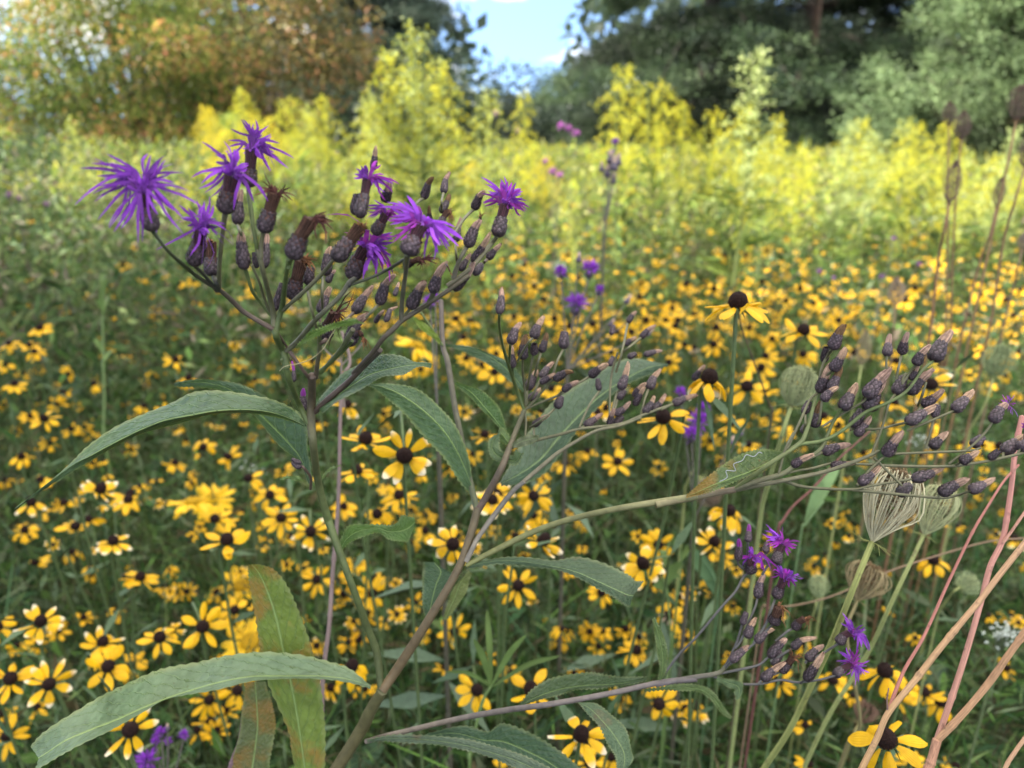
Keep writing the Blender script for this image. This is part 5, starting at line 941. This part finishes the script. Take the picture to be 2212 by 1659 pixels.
# ---------------------------------------------------------------- wild carrot seed heads
def umbel(foot, c, k, rx, ry, lab, d, col, style='basket', stemw=9, colS=(.30,.33,.12), foot2=None, seedc=(.20,.13,.07), name='carrot_seed_head', nr=None, group=None):
    (f, cc_, *rest) = zz(k, *foot, *c); cc = zz(k, *c)[0]; f = zz(k, *foot)
    s = ZO[k][2]; px = s / FPX * d; Wf = [at(*p, d + (len(f) - 1 - i) * .03) for i, p in enumerate(f)]
    b = Wf[0].copy(); b[2] = 0; root = thing(name, tuple(b), lab, 'seed head', group); rl = np.array(b)
    top = at(*cc, d); P = np.vstack((b + (Wf[0] - b) * np.array((0, .35, .7, .95))[:, None], crom(Wf + [top], 20))) - rl; mb = MB(); tube(mb, P, np.linspace(stemw, stemw * .72, 24) / 2 / FPX * d, 8, colS, None, .07); link('stem', mb.mesh('stem', M_DRY), root)
    ax = nrm(P[-1] - P[-4]); e1 = nrm(np.cross(ax, FW)); e2 = np.cross(ax, e1); T = P[-1]; rm = MB(); sm_ = MB(); bm = MB(); R_, Hh = rx * px, ry * px
    n = nr or 44
    for q in range(n):
        a = q * 2.39996; lay = .45 + .55 * math.sqrt((q + .5) / n); o = math.cos(a) * e1 + math.sin(a) * e2
        if style == 'basket': ctrl = [T, T + o * R_ * .55 * lay + ax * Hh * .28, T + o * R_ * lay * rng.uniform(.85, 1.12) + ax * Hh * rng.uniform(.55, .75) + rng.normal(size=3) * R_ * .05, T + o * R_ * lay * .78 + ax * Hh * rng.uniform(.92, 1.03), T + o * R_ * lay * .45 + ax * Hh * rng.uniform(.9, 1.)]
        elif style == 'oval': ctrl = [T, T + o * R_ * .8 * lay + ax * Hh * .25, T + o * R_ * lay * rng.uniform(.85, 1.1) + ax * Hh * rng.uniform(.5, .6), T + o * R_ * .55 * lay + ax * Hh * .88, T + o * R_ * .12 * lay + ax * Hh * rng.uniform(.9, 1.02)]
        else: ctrl = [T, T + o * R_ * .6 * lay + ax * Hh * .2, T + o * R_ * lay * rng.uniform(.85, 1.12) + ax * Hh * rng.uniform(.45, .65), T + o * R_ * .8 * lay + ax * Hh * .9, T + o * R_ * .35 * lay + ax * Hh * .95]
        Q = crom(ctrl, 14); cl = np.array(col) * rng.uniform(.7, 1.25); tube(rm, Q, np.linspace(1.0, .75, 14) * R_ * (.028 if style == 'basket' else .019), 5, cl)
        m = 14; E = Q[-1]; D = nrm(rdir(m) - o * .5 + ax * .2); ll = R_ * rng.uniform(.12, .28, m)
        for D_, l_ in zip(D, ll): tube(sm_, [E, E + D_ * l_ * .6, E + D_ * l_], R_ * .008, 3, np.clip(np.array(seedc) * rng.uniform(.6, 1.5), 0, 1))
        cloud(sm_, E + D * ll[:, None] * .8, D, rdir(m), R_ * .13, R_ * .06, pal([seedc, tuple(np.array(seedc) * 1.7)], m))
    if style != 'basket' or rx > 100:               # the clenched mass of seeds inside
        m = 420; D = rdir(m); k = .95 if style == 'oval' else .92; Q = T + ax * Hh * .58 + (D - ax * (D @ ax)[:, None]) * R_ * k * .78 * rng.random((m, 1)) ** .4 + ax * (D @ ax)[:, None] * Hh * .36 * rng.random((m, 1)) ** .4
        if style == 'basket': Q = Q + ax * Hh * .16; Q = T + ax * Hh * .25 + (Q - T - ax * Hh * .25) * .85
        cloud(sm_, Q, rdir(m), rdir(m), R_ * .20, R_ * .085, pal([seedc, tuple(np.array(seedc) * 1.5), tuple(np.array(col) * .8)], m))
    for q in range(11):
        a = q / 11 * 6.283; o = math.cos(a) * e1 + math.sin(a) * e2; tube(bm, crom([T, T + o * R_ * .35 - ax * R_ * .02, T + o * R_ * rng.uniform(.6, .95) + ax * R_ * rng.uniform(-.35, .25)], 6), np.linspace(.02, .006, 6) * R_, 4, np.array(colS) * rng.uniform(.8, 1.2))
    link('rays', rm.mesh('rays', M_DRY), root); link('seed_cluster', sm_.mesh('seed_cluster', M_DRY), root); link('bracts', bm.mesh('bracts', M_DRY), root); return root
umbel((560,1800,680,1620,800,1440,930,1180,1060,900,1180,600), (1300,305), 'K', 170, 440, 'open cream basket-shaped wild carrot head on a thick green stalk', .42, (.62,.56,.36), stemw=17, colS=(.32,.34,.11), seedc=(.22,.15,.08), nr=60)
umbel((900,1640,1050,1330,1270,980,1430,640), (1610,262), 'K', 118, 300, 'paler half hidden carrot basket behind the open cream one', .55, (.40,.42,.22), stemw=11, seedc=(.34,.32,.18))
umbel((1090,1700,1160,1500,1230,1380,1150,880), (1210,655), 'K', 130, 215, 'small brown ragged carrot head below the open cream basket', .60, (.34,.27,.14), stemw=9, colS=(.26,.22,.10), seedc=(.18,.12,.06))
umbel((1060,1750,1130,1620,1180,1480), (1225,1390), 'K', 75, 120, 'dull brown blurred carrot head near the bottom edge', .75, (.16,.09,.06), stemw=7, colS=(.28,.25,.10), seedc=(.10,.06,.04))
umbel((640,1560,700,1350,760,1130), (815,965), 'H', 118, 240, 'round green closed carrot head right of the large coneflowers', .60, (.30,.34,.17), 'round', stemw=11, colS=(.28,.32,.12), seedc=(.28,.30,.15), nr=80)
umbel((1890,1100,1980,950), (2030,790), 'H', 95, 190, 'blurred green round carrot head on the right edge of the field', .95, (.24,.30,.14), 'round', stemw=6, seedc=(.24,.28,.13), nr=60)
umbel((1180,1000,1215,850), (1235,720), 'H', 45, 210, 'slim pale brown closed carrot head behind the right bud spray', .90, (.30,.25,.14), 'oval', stemw=6, seedc=(.24,.2,.12))
umbel((1410,700,1430,500), (1440,355), 'H', 56, 160, 'small pale brown oval seed head among the far coneflowers', 1.1, (.34,.26,.18), 'oval', stemw=6, colS=(.25,.18,.10), seedc=(.25,.18,.12))
umbel((180,1450,230,1350), (270,1400), 'H', 90, 170, 'faint dry brown carrot head behind the leaf with the silvery trail', .9, (.24,.18,.12), 'round', stemw=6, seedc=(.18,.13,.09))
umbel((1700,720,1760,640,1790,600), (1830,575), 'K', 80, 110, 'pale green ragged carrot head right of the crossing stalks', .75, (.30,.36,.18), 'round', stemw=5, seedc=(.32,.36,.18))
umbel((930,780,960,700), (970,640), 'K', 60, 130, 'faint pale green carrot head between the low purple blooms and the brown head', .9, (.30,.36,.18), 'round', stemw=5, seedc=(.32,.36,.18))
BRN, BS = (.15, .10, .075), (.13, .09, .06)
umbel((1650,2000,1700,1550,1735,1380), (1762,1225), 'C', 52, 270, 'dark oval brown seed head lowest of the tall blurred group', .95, BRN, 'oval', 7, (.24,.13,.07), seedc=BS)
umbel((1745,2050,1752,1600,1755,1100), (1762,755), 'C', 45, 140, 'dim brown seed head left of the tall blurred group', 1.15, BRN, 'oval', 5, (.26,.16,.07), seedc=BS)
umbel((1770,2050,1780,1700,1800,1250), (1835,840), 'C', 52, 170, 'tilted brown seed head above the dark oval one', 1.1, BRN, 'oval', 5, (.25,.14,.07), seedc=BS)
umbel((1880,2050,1980,1600,2100,1050), (2165,725), 'C', 68, 215, 'large round brown seed head at the top right edge', 1.0, BRN, 'round', 6, (.28,.17,.08), seedc=BS)
umbel((2020,1900,2090,1450,2160,1200), (2215,1010), 'C', 62, 220, 'dark seed head cut by the right edge', .95, BRN, 'round', 6, (.24,.14,.07), seedc=BS)
umbel((1850,1950,1940,1600,2010,1400), (2045,1245), 'C', 38, 185, 'slim brown seed head right of the dark oval one', 1.05, BRN, 'oval', 5, (.25,.14,.08), seedc=BS)
umbel((2080,2000,2140,1750,2180,1600), (2200,1500), 'C', 35, 110, 'small grey seed head low on the right edge', 1.1, (.2,.15,.13), 'oval', 5, (.24,.16,.10), seedc=(.2,.16,.15))
# white froth of late boneset
def white_cluster(c, k, R_px, d, lab, n=26):
    (x, y), = zz(k, *c); t = at(x, y, d); b = t.copy(); b[2] = 0; root = thing('white_flower_cluster', tuple(b), lab, 'flower'); rl = b; R_ = R_px * ZO[k][2] / FPX * d
    mb = MB(); tube(mb, crom([(0, 0, 0), (0, 0, t[2] * .6), t - rl - (0, 0, R_)], 8), .0013, 5, (.14, .18, .08)); fb = MB()
    for q in range(n):
        e = t - rl + rdir(1, .2)[0] * R_ * np.array((1, .6, .8)) * rng.uniform(.3, 1); tube(mb, [t - rl - (0, 0, R_), (e + t - rl - (0, 0, R_)) / 2, e], .0005, 3, (.16, .2, .1))
        m = 14; cloud(fb, np.repeat(e[None], m, 0), rdir(m, .6), rdir(m), R_ * .14, R_ * .05, pal([(.75, .78, .74), (.62, .68, .6)], m))
    link('stem', mb.mesh('stem', M_STEM), root); link('florets', fb.mesh('florets', M_WHITE), root)
white_cluster((2080,870), 'K', 125, .70, 'frothy white flower cluster at the right edge beside the pink stalk', 40); white_cluster((1580,1180), 'H', 80, .9, 'faint white flower cluster behind the right bud spray', 16)
white_cluster((1470,1330), 'F', 60, 1.1, 'small bluish-white flowers left of the green stem', 7); white_cluster((1560,1345), 'F', 50, 1.1, 'single bluish-white flower tuft beside the green stem', 6)
for i, (x, y, s) in enumerate(((1975,476,12),(2025,476,12),(2090,475,12),(2085,423,13),(1990,475,10))): pass
for x, y, lab in ((1975,476,'leftmost of the row of flat white umbels in the far field'),(2012,477,'middle one of the row of flat white umbels in the far field'),(2050,474,'right one of the row of flat white umbels in the far field'),(2085,492,'lowest of the flat white umbels in the far field'),(2080,423,'highest flat white umbel behind the dark oval seed head'),(1680,343,'flat white umbel at the foot of the tall pale goldenrod')):
    white_cluster((x, y), 'X', 13, 3.2, lab, 12)
# slim green weeds with narrow leaves
def spiky(pts, tips, k, d, lab, w=10, c=(.13,.20,.06)):
    r = stalk('green_weed', k, pts, w, w * .7, c, lab, 'weed', d, mat=M_STEM); rl = np.array(r.location)
    for (bx, by, tx, ty, wd) in tips:
        mb = MB(); a, b = (at(*zz(k, bx, by)[0], d) - rl, at(*zz(k, tx, ty)[0], d + rng.uniform(-.03, .05)) - rl); P = crom([a, (a + b) / 2 + (0, 0, .006), b], 10); s_ = nrm(np.cross(b - a, FW)); t = np.linspace(0, 1, 10); wv = (wd * ZO[k][2] / 2 / FPX * d * np.sin(np.clip(t, .03, 1) * math.pi) ** .6)[:, None]
        i = np.arange(9); V = np.stack((P - s_ * wv, P + FW * wv * .4, P + s_ * wv), 1).reshape(-1, 3); j = np.arange(2); i, j = np.meshgrid(i, j, indexing='ij'); mb.add(V, np.stack((i * 3 + j, i * 3 + j + 1, i * 3 + j + 4, i * 3 + j + 3), -1).reshape(-1, 4), np.array(c) * rng.uniform(.8, 1.3)); link('leaf', mb.mesh('leaf', M_FOL), r)
spiky((850,1600,880,1450,930,1260,985,1160), ((985,1160,955,700,38),(980,1160,875,880,40),(990,1155,1195,855,38),(995,1165,1400,985,34),(985,1170,700,1080,26)), 'J', .62, 'pale green weed with narrow splayed leaves right of the main stem')
spiky((620,1150,625,900,620,700,615,420,625,180), ((620,420,600,250,30),(620,420,650,300,30),(622,300,612,160,34),(622,300,640,200,26),(620,640,560,560,30),(620,700,690,620,30)), 'F', 1.4, 'pale upright weed spike in the shade on the left', 7)
spiky((2060,900,2040,640,2010,480,2050,300), ((2050,620,1950,560,60),(2040,560,2120,420,50),(2030,450,2000,350,40)), 'J', .75, 'small broad-leaved weed beside the bitten leaf', 6)
spiky((130,640,150,480,150,330), ((140,500,60,520,90),(150,420,230,330,40)), 'K', .8, 'leafy green weed left of the low purple blooms', 6)
spiky((380,620,330,470,200,320), ((380,620,180,320,95),(380,640,300,540,50)), 'K', .85, 'broad smooth green leaf behind the low spray', 6, (.11,.20,.09))
spiky((880,220,960,120,1010,60), ((900,180,1110,-180,90),(900,200,1010,-60,60)), 'K', .75, 'pointed pale green leaf under the right bud spray', 6, (.15,.24,.10))
# ---------------------------------------------------------------- trees round the meadow
def wood(root, paths, col=(.10, .075, .055), name='trunk'):
    mb = MB()
    for P, r0, r1 in paths: n = 4 * len(P) + 2; tube(mb, crom(P, n), np.linspace(r0, r1, n), 7, col)
    return link(name, mb.mesh(name, M_BARK), root)
def broadleaf(x, y, h, R_, nl, cols, lab, tipc=None, size=(.05, .10), seed=1, low=.12, name='broadleaf_tree', flat=.8, clumps=46, cat='tree'):
    global rng; keep = rng; rng = np.random.default_rng(seed)
    root = thing(name, (x, y, float(lift(y))), lab, cat); paths = [([(0, 0, -.1), (.1, .05, h * .3), (0, 0, h * .75)], .02 * h + .03, .012 * h)]
    cz = h * (1 + low) / 2; rz = h * (1 - low) / 2; D = rdir(clumps); rad = rng.uniform(.35, 1, clumps) ** .5
    cen = np.array((0, 0, cz)) + D * rad[:, None] * np.array((R_, R_, rz)) * .88; cr_ = rng.uniform(.20, .36, clumps) * R_
    for c in cen[::2]: paths.append(([(0, 0, h * rng.uniform(.12, .4)), c * (.5, .5, .62), c], .013 * h * .5, .006))
    wood(root, paths); mb = MB(); per = nl // clumps
    for c, r in zip(cen, cr_):
        d = rdir(per); rr = r * rng.random(per) ** .33; P = c + d * rr[:, None] * np.array((1.1, 1.1, flat)); cl = pal(cols, per, .18) * rng.uniform(.6, 1.4)
        if tipc is not None:
            out = np.linalg.norm((P - np.array((0, 0, cz))) / np.array((R_, R_, rz)), axis=1); k = (rng.random(per) < np.clip((out - .62) * 1.6, 0, .75)) & (rng.random() < .6); cl[k] = pal(tipc, int(k.sum()), .15)
        cloud(mb, P, nrm(d + rdir(per, -.2) * .8), rdir(per, .9), rng.uniform(*size, per), rng.uniform(size[0] * .55, size[1] * .55, per), np.clip(cl, 0, 1), .05)
    link('crown', mb.mesh('crown', M_TREE), root); rng = keep; return root
def conifer(x, y, h, R_, cols, lab, seed=1, tiers=16, per=7, spray=.16, z0=.1, droop=.12, name='conifer_tree', dens=1., tuft=.5, upsweep=0., shape=.8, trunkc=(.09, .065, .05)):
    global rng; keep = rng; rng = np.random.default_rng(seed)
    root = thing(name, (x, y, float(lift(y))), lab, 'tree'); paths = [([(0, 0, -.1), (.02, 0, h * .5), (0, 0, h)], .018 * h + .02, .01)]; mb = MB()
    for t in range(tiers):
        f = (t + rng.uniform(0, .8)) / tiers; zb = h * (z0 + (1 - z0) * f); Rb = R_ * (1 - f) ** shape * rng.uniform(.75, 1.1) + .15
        for b in range(per):
            a = rng.uniform(0, 6.283); o = np.array((math.cos(a), math.sin(a), 0)); Lb = Rb * rng.uniform(.65, 1.12)
            P = crom([(0, 0, zb), o * Lb * .5 + (0, 0, zb + Lb * (.05 + upsweep * .5)), o * Lb + (0, 0, zb - Lb * droop + Lb * upsweep)], 9); paths.append((P[::4], .012 * Lb + .006, .004)); s_ = np.array((-o[1], o[0], 0))
            nt_ = int(9 * Lb / spray * tuft) + 4
            u = rng.uniform(.22, 1.03, nt_) * 8; i = np.clip(u.astype(int), 0, 7); g = (u - i)[:, None]; Q = P[i] * (1 - g) + P[np.minimum(i + 1, 8)] * g
            side = rng.normal(size=nt_) * .17 * Lb * np.clip(1.15 - np.abs(u / 8 - .6), .3, 1); Q = Q + s_ * side[:, None] + np.array((0, 0, 1)) * rng.normal(size=(nt_, 1)) * .022 * Lb
            m = int(48 * dens); cl = pal(cols, nt_, .2) * rng.uniform(.75, 1.15) * np.where(u / 8 > .78, 1.5, .5)[:, None]  # sun and shade put into the colour: branch tips lightened, inner tufts darkened
            QQ = np.repeat(Q, m, 0) + rng.normal(size=(nt_ * m, 3)) * spray * np.array((.36, .36, .22)); D = nrm(np.repeat(o[None] * .8 + s_ * np.sign(side)[:, None] * .5, m, 0) + rdir(nt_ * m, .15) * .9)
            cloud(mb, QQ, D, rdir(nt_ * m, 1.), rng.uniform(.16, .34, nt_ * m) * spray, rng.uniform(.05, .09, nt_ * m) * spray, np.clip(np.repeat(cl, m, 0) * (1 + .15 * rng.normal(size=(nt_ * m, 1))), 0, 1))
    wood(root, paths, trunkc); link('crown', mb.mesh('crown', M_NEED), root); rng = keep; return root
SP = [(.045, .075, .035), (.06, .10, .042), (.08, .12, .05), (.03, .05, .03)]
BL = [(.08, .12, .09), (.11, .155, .11), (.15, .19, .13), (.06, .09, .07)]
# golden tree on the left, with its brown-olive right half a second tree behind
broadleaf(-4.05, 8.2, 3.35, 1.42, 54000, [(.17, .25, .05), (.25, .32, .065), (.10, .17, .035), (.34, .34, .09)], 'golden-leaved tree with orange tips at the left edge of the field', [(.62, .30, .12), (.60, .42, .10), (.55, .22, .12), (.45, .40, .08)], (.028, .055), 3, .18, 'golden_tree', clumps=90)
broadleaf(-3.15, 9.6, 3.95, 1.55, 22000, [(.11, .115, .035), (.15, .12, .045), (.09, .11, .03), (.19, .14, .05)], 'brownish olive tree behind the golden tree', [(.40, .20, .09), (.35, .28, .08)], (.04, .08), 4, .2, 'olive_tree', clumps=50)
broadleaf(-5.6, 6.9, 1.75, .75, 7000, [(.16, .18, .04), (.22, .20, .05)], 'low orange-tipped bush at the left picture edge', [(.60, .28, .12), (.55, .22, .12)], (.03, .06), 14, .2, 'orange_bush', clumps=18, cat='bush')
broadleaf(-3.75, 5.6, 1.55, .7, 9000, [(.06, .10, .04), (.09, .14, .05), (.05, .08, .035)], 'dark green bush under the golden tree at the left edge', None, (.03, .07), 15, .3, 'green_bush', clumps=20, cat='bush')
broadleaf(-2.35, 6.3, 1.62, .5, 6000, [(.20, .26, .05), (.30, .34, .06)], 'yellow-green bush left of the upper twin blooms', None, (.03, .06), 16, .3, 'green_bush', clumps=18, cat='bush')
broadleaf(-8.2, 12.5, 2.4, 2.2, 9000, [(.05, .07, .035), (.07, .09, .045)], 'dark thicket behind the golden tree', None, (.08, .16), 5, .02, 'dark_thicket', clumps=36, cat='bush')
broadleaf(-2.3, 13.5, 2.9, 2.1, 10000, [(.05, .075, .04), (.035, .06, .035)], 'dark green bush at the foot of the blue-green pine', None, (.08, .16), 6, .02, 'dark_bush', clumps=36, cat='bush')
broadleaf(.6, 19, 2.7, 2.0, 9000, [(.05, .075, .05), (.06, .085, .06)], 'low dark bush under the gap of sky', None, (.10, .18), 7, .02, 'low_bush', clumps=30, cat='bush')
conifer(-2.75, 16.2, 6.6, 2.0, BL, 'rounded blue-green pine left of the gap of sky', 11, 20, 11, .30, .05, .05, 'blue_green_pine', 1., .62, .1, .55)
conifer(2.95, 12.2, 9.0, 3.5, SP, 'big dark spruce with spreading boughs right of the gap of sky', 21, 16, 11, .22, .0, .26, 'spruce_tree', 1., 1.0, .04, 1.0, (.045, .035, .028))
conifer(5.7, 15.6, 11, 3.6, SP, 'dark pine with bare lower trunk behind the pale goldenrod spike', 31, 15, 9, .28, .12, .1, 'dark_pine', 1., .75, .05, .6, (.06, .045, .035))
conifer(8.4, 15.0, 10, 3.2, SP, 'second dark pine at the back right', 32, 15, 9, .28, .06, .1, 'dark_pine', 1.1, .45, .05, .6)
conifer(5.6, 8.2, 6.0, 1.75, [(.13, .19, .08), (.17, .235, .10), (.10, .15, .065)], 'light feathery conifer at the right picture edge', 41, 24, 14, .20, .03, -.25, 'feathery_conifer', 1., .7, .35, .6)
wt = thing('leafless_tree', (4.75, 12.8, float(lift(12.8))), 'brown bare trunk under the dark pine', 'tree'); wood(wt, [([(0, 0, -.1), (.03, 0, 1.5), (-.02, 0, 4)], .09, .06), ([(0, 0, 1.9), (-.35, 0, 2.3)], .03, .01)], (.16, .10, .07))
# woods beyond
mb = MB()
for k in range(70):
    x = rng.uniform(-30, 34); y = rng.uniform(26, 34); 
    if abs(x - .6) < 3.2: hh = 2.6
    else: hh = rng.uniform(5, 8.5) if x > -13 else 4.0
    n = 420; c = np.array((x, y, hh * .5)); P = c + rdir(n) * rng.random((n, 1)) ** .33 * np.array((2.4, 1.6, hh * .5)); cloud(mb, P, rdir(n), rdir(n, .5), rng.uniform(.35, .8, n), rng.uniform(.25, .5, n), pal([(.05, .075, .045), (.06, .09, .05), (.04, .06, .04)], n))
tag(link('distant_woods', mb.mesh('distant_woods', M_TREE)), 'distant dark woods closing the field', 'woods', None, 'stuff')
# two unseen trees put in at the photographer's left to shade the near meadow
broadleaf(-6.4, .15, 8.6, 3.7, 7500, [(.06, .10, .04)], 'tall unseen tree put in left of the photographer for its shade', None, (.30, .55), 8, .28, 'unseen_shade_tree', clumps=70)
broadleaf(-9.9, -.3, 8.0, 3.3, 6000, [(.06, .10, .04)], 'second unseen tree put in farther left for its shade', None, (.30, .55), 9, .28, 'unseen_shade_tree', clumps=50)
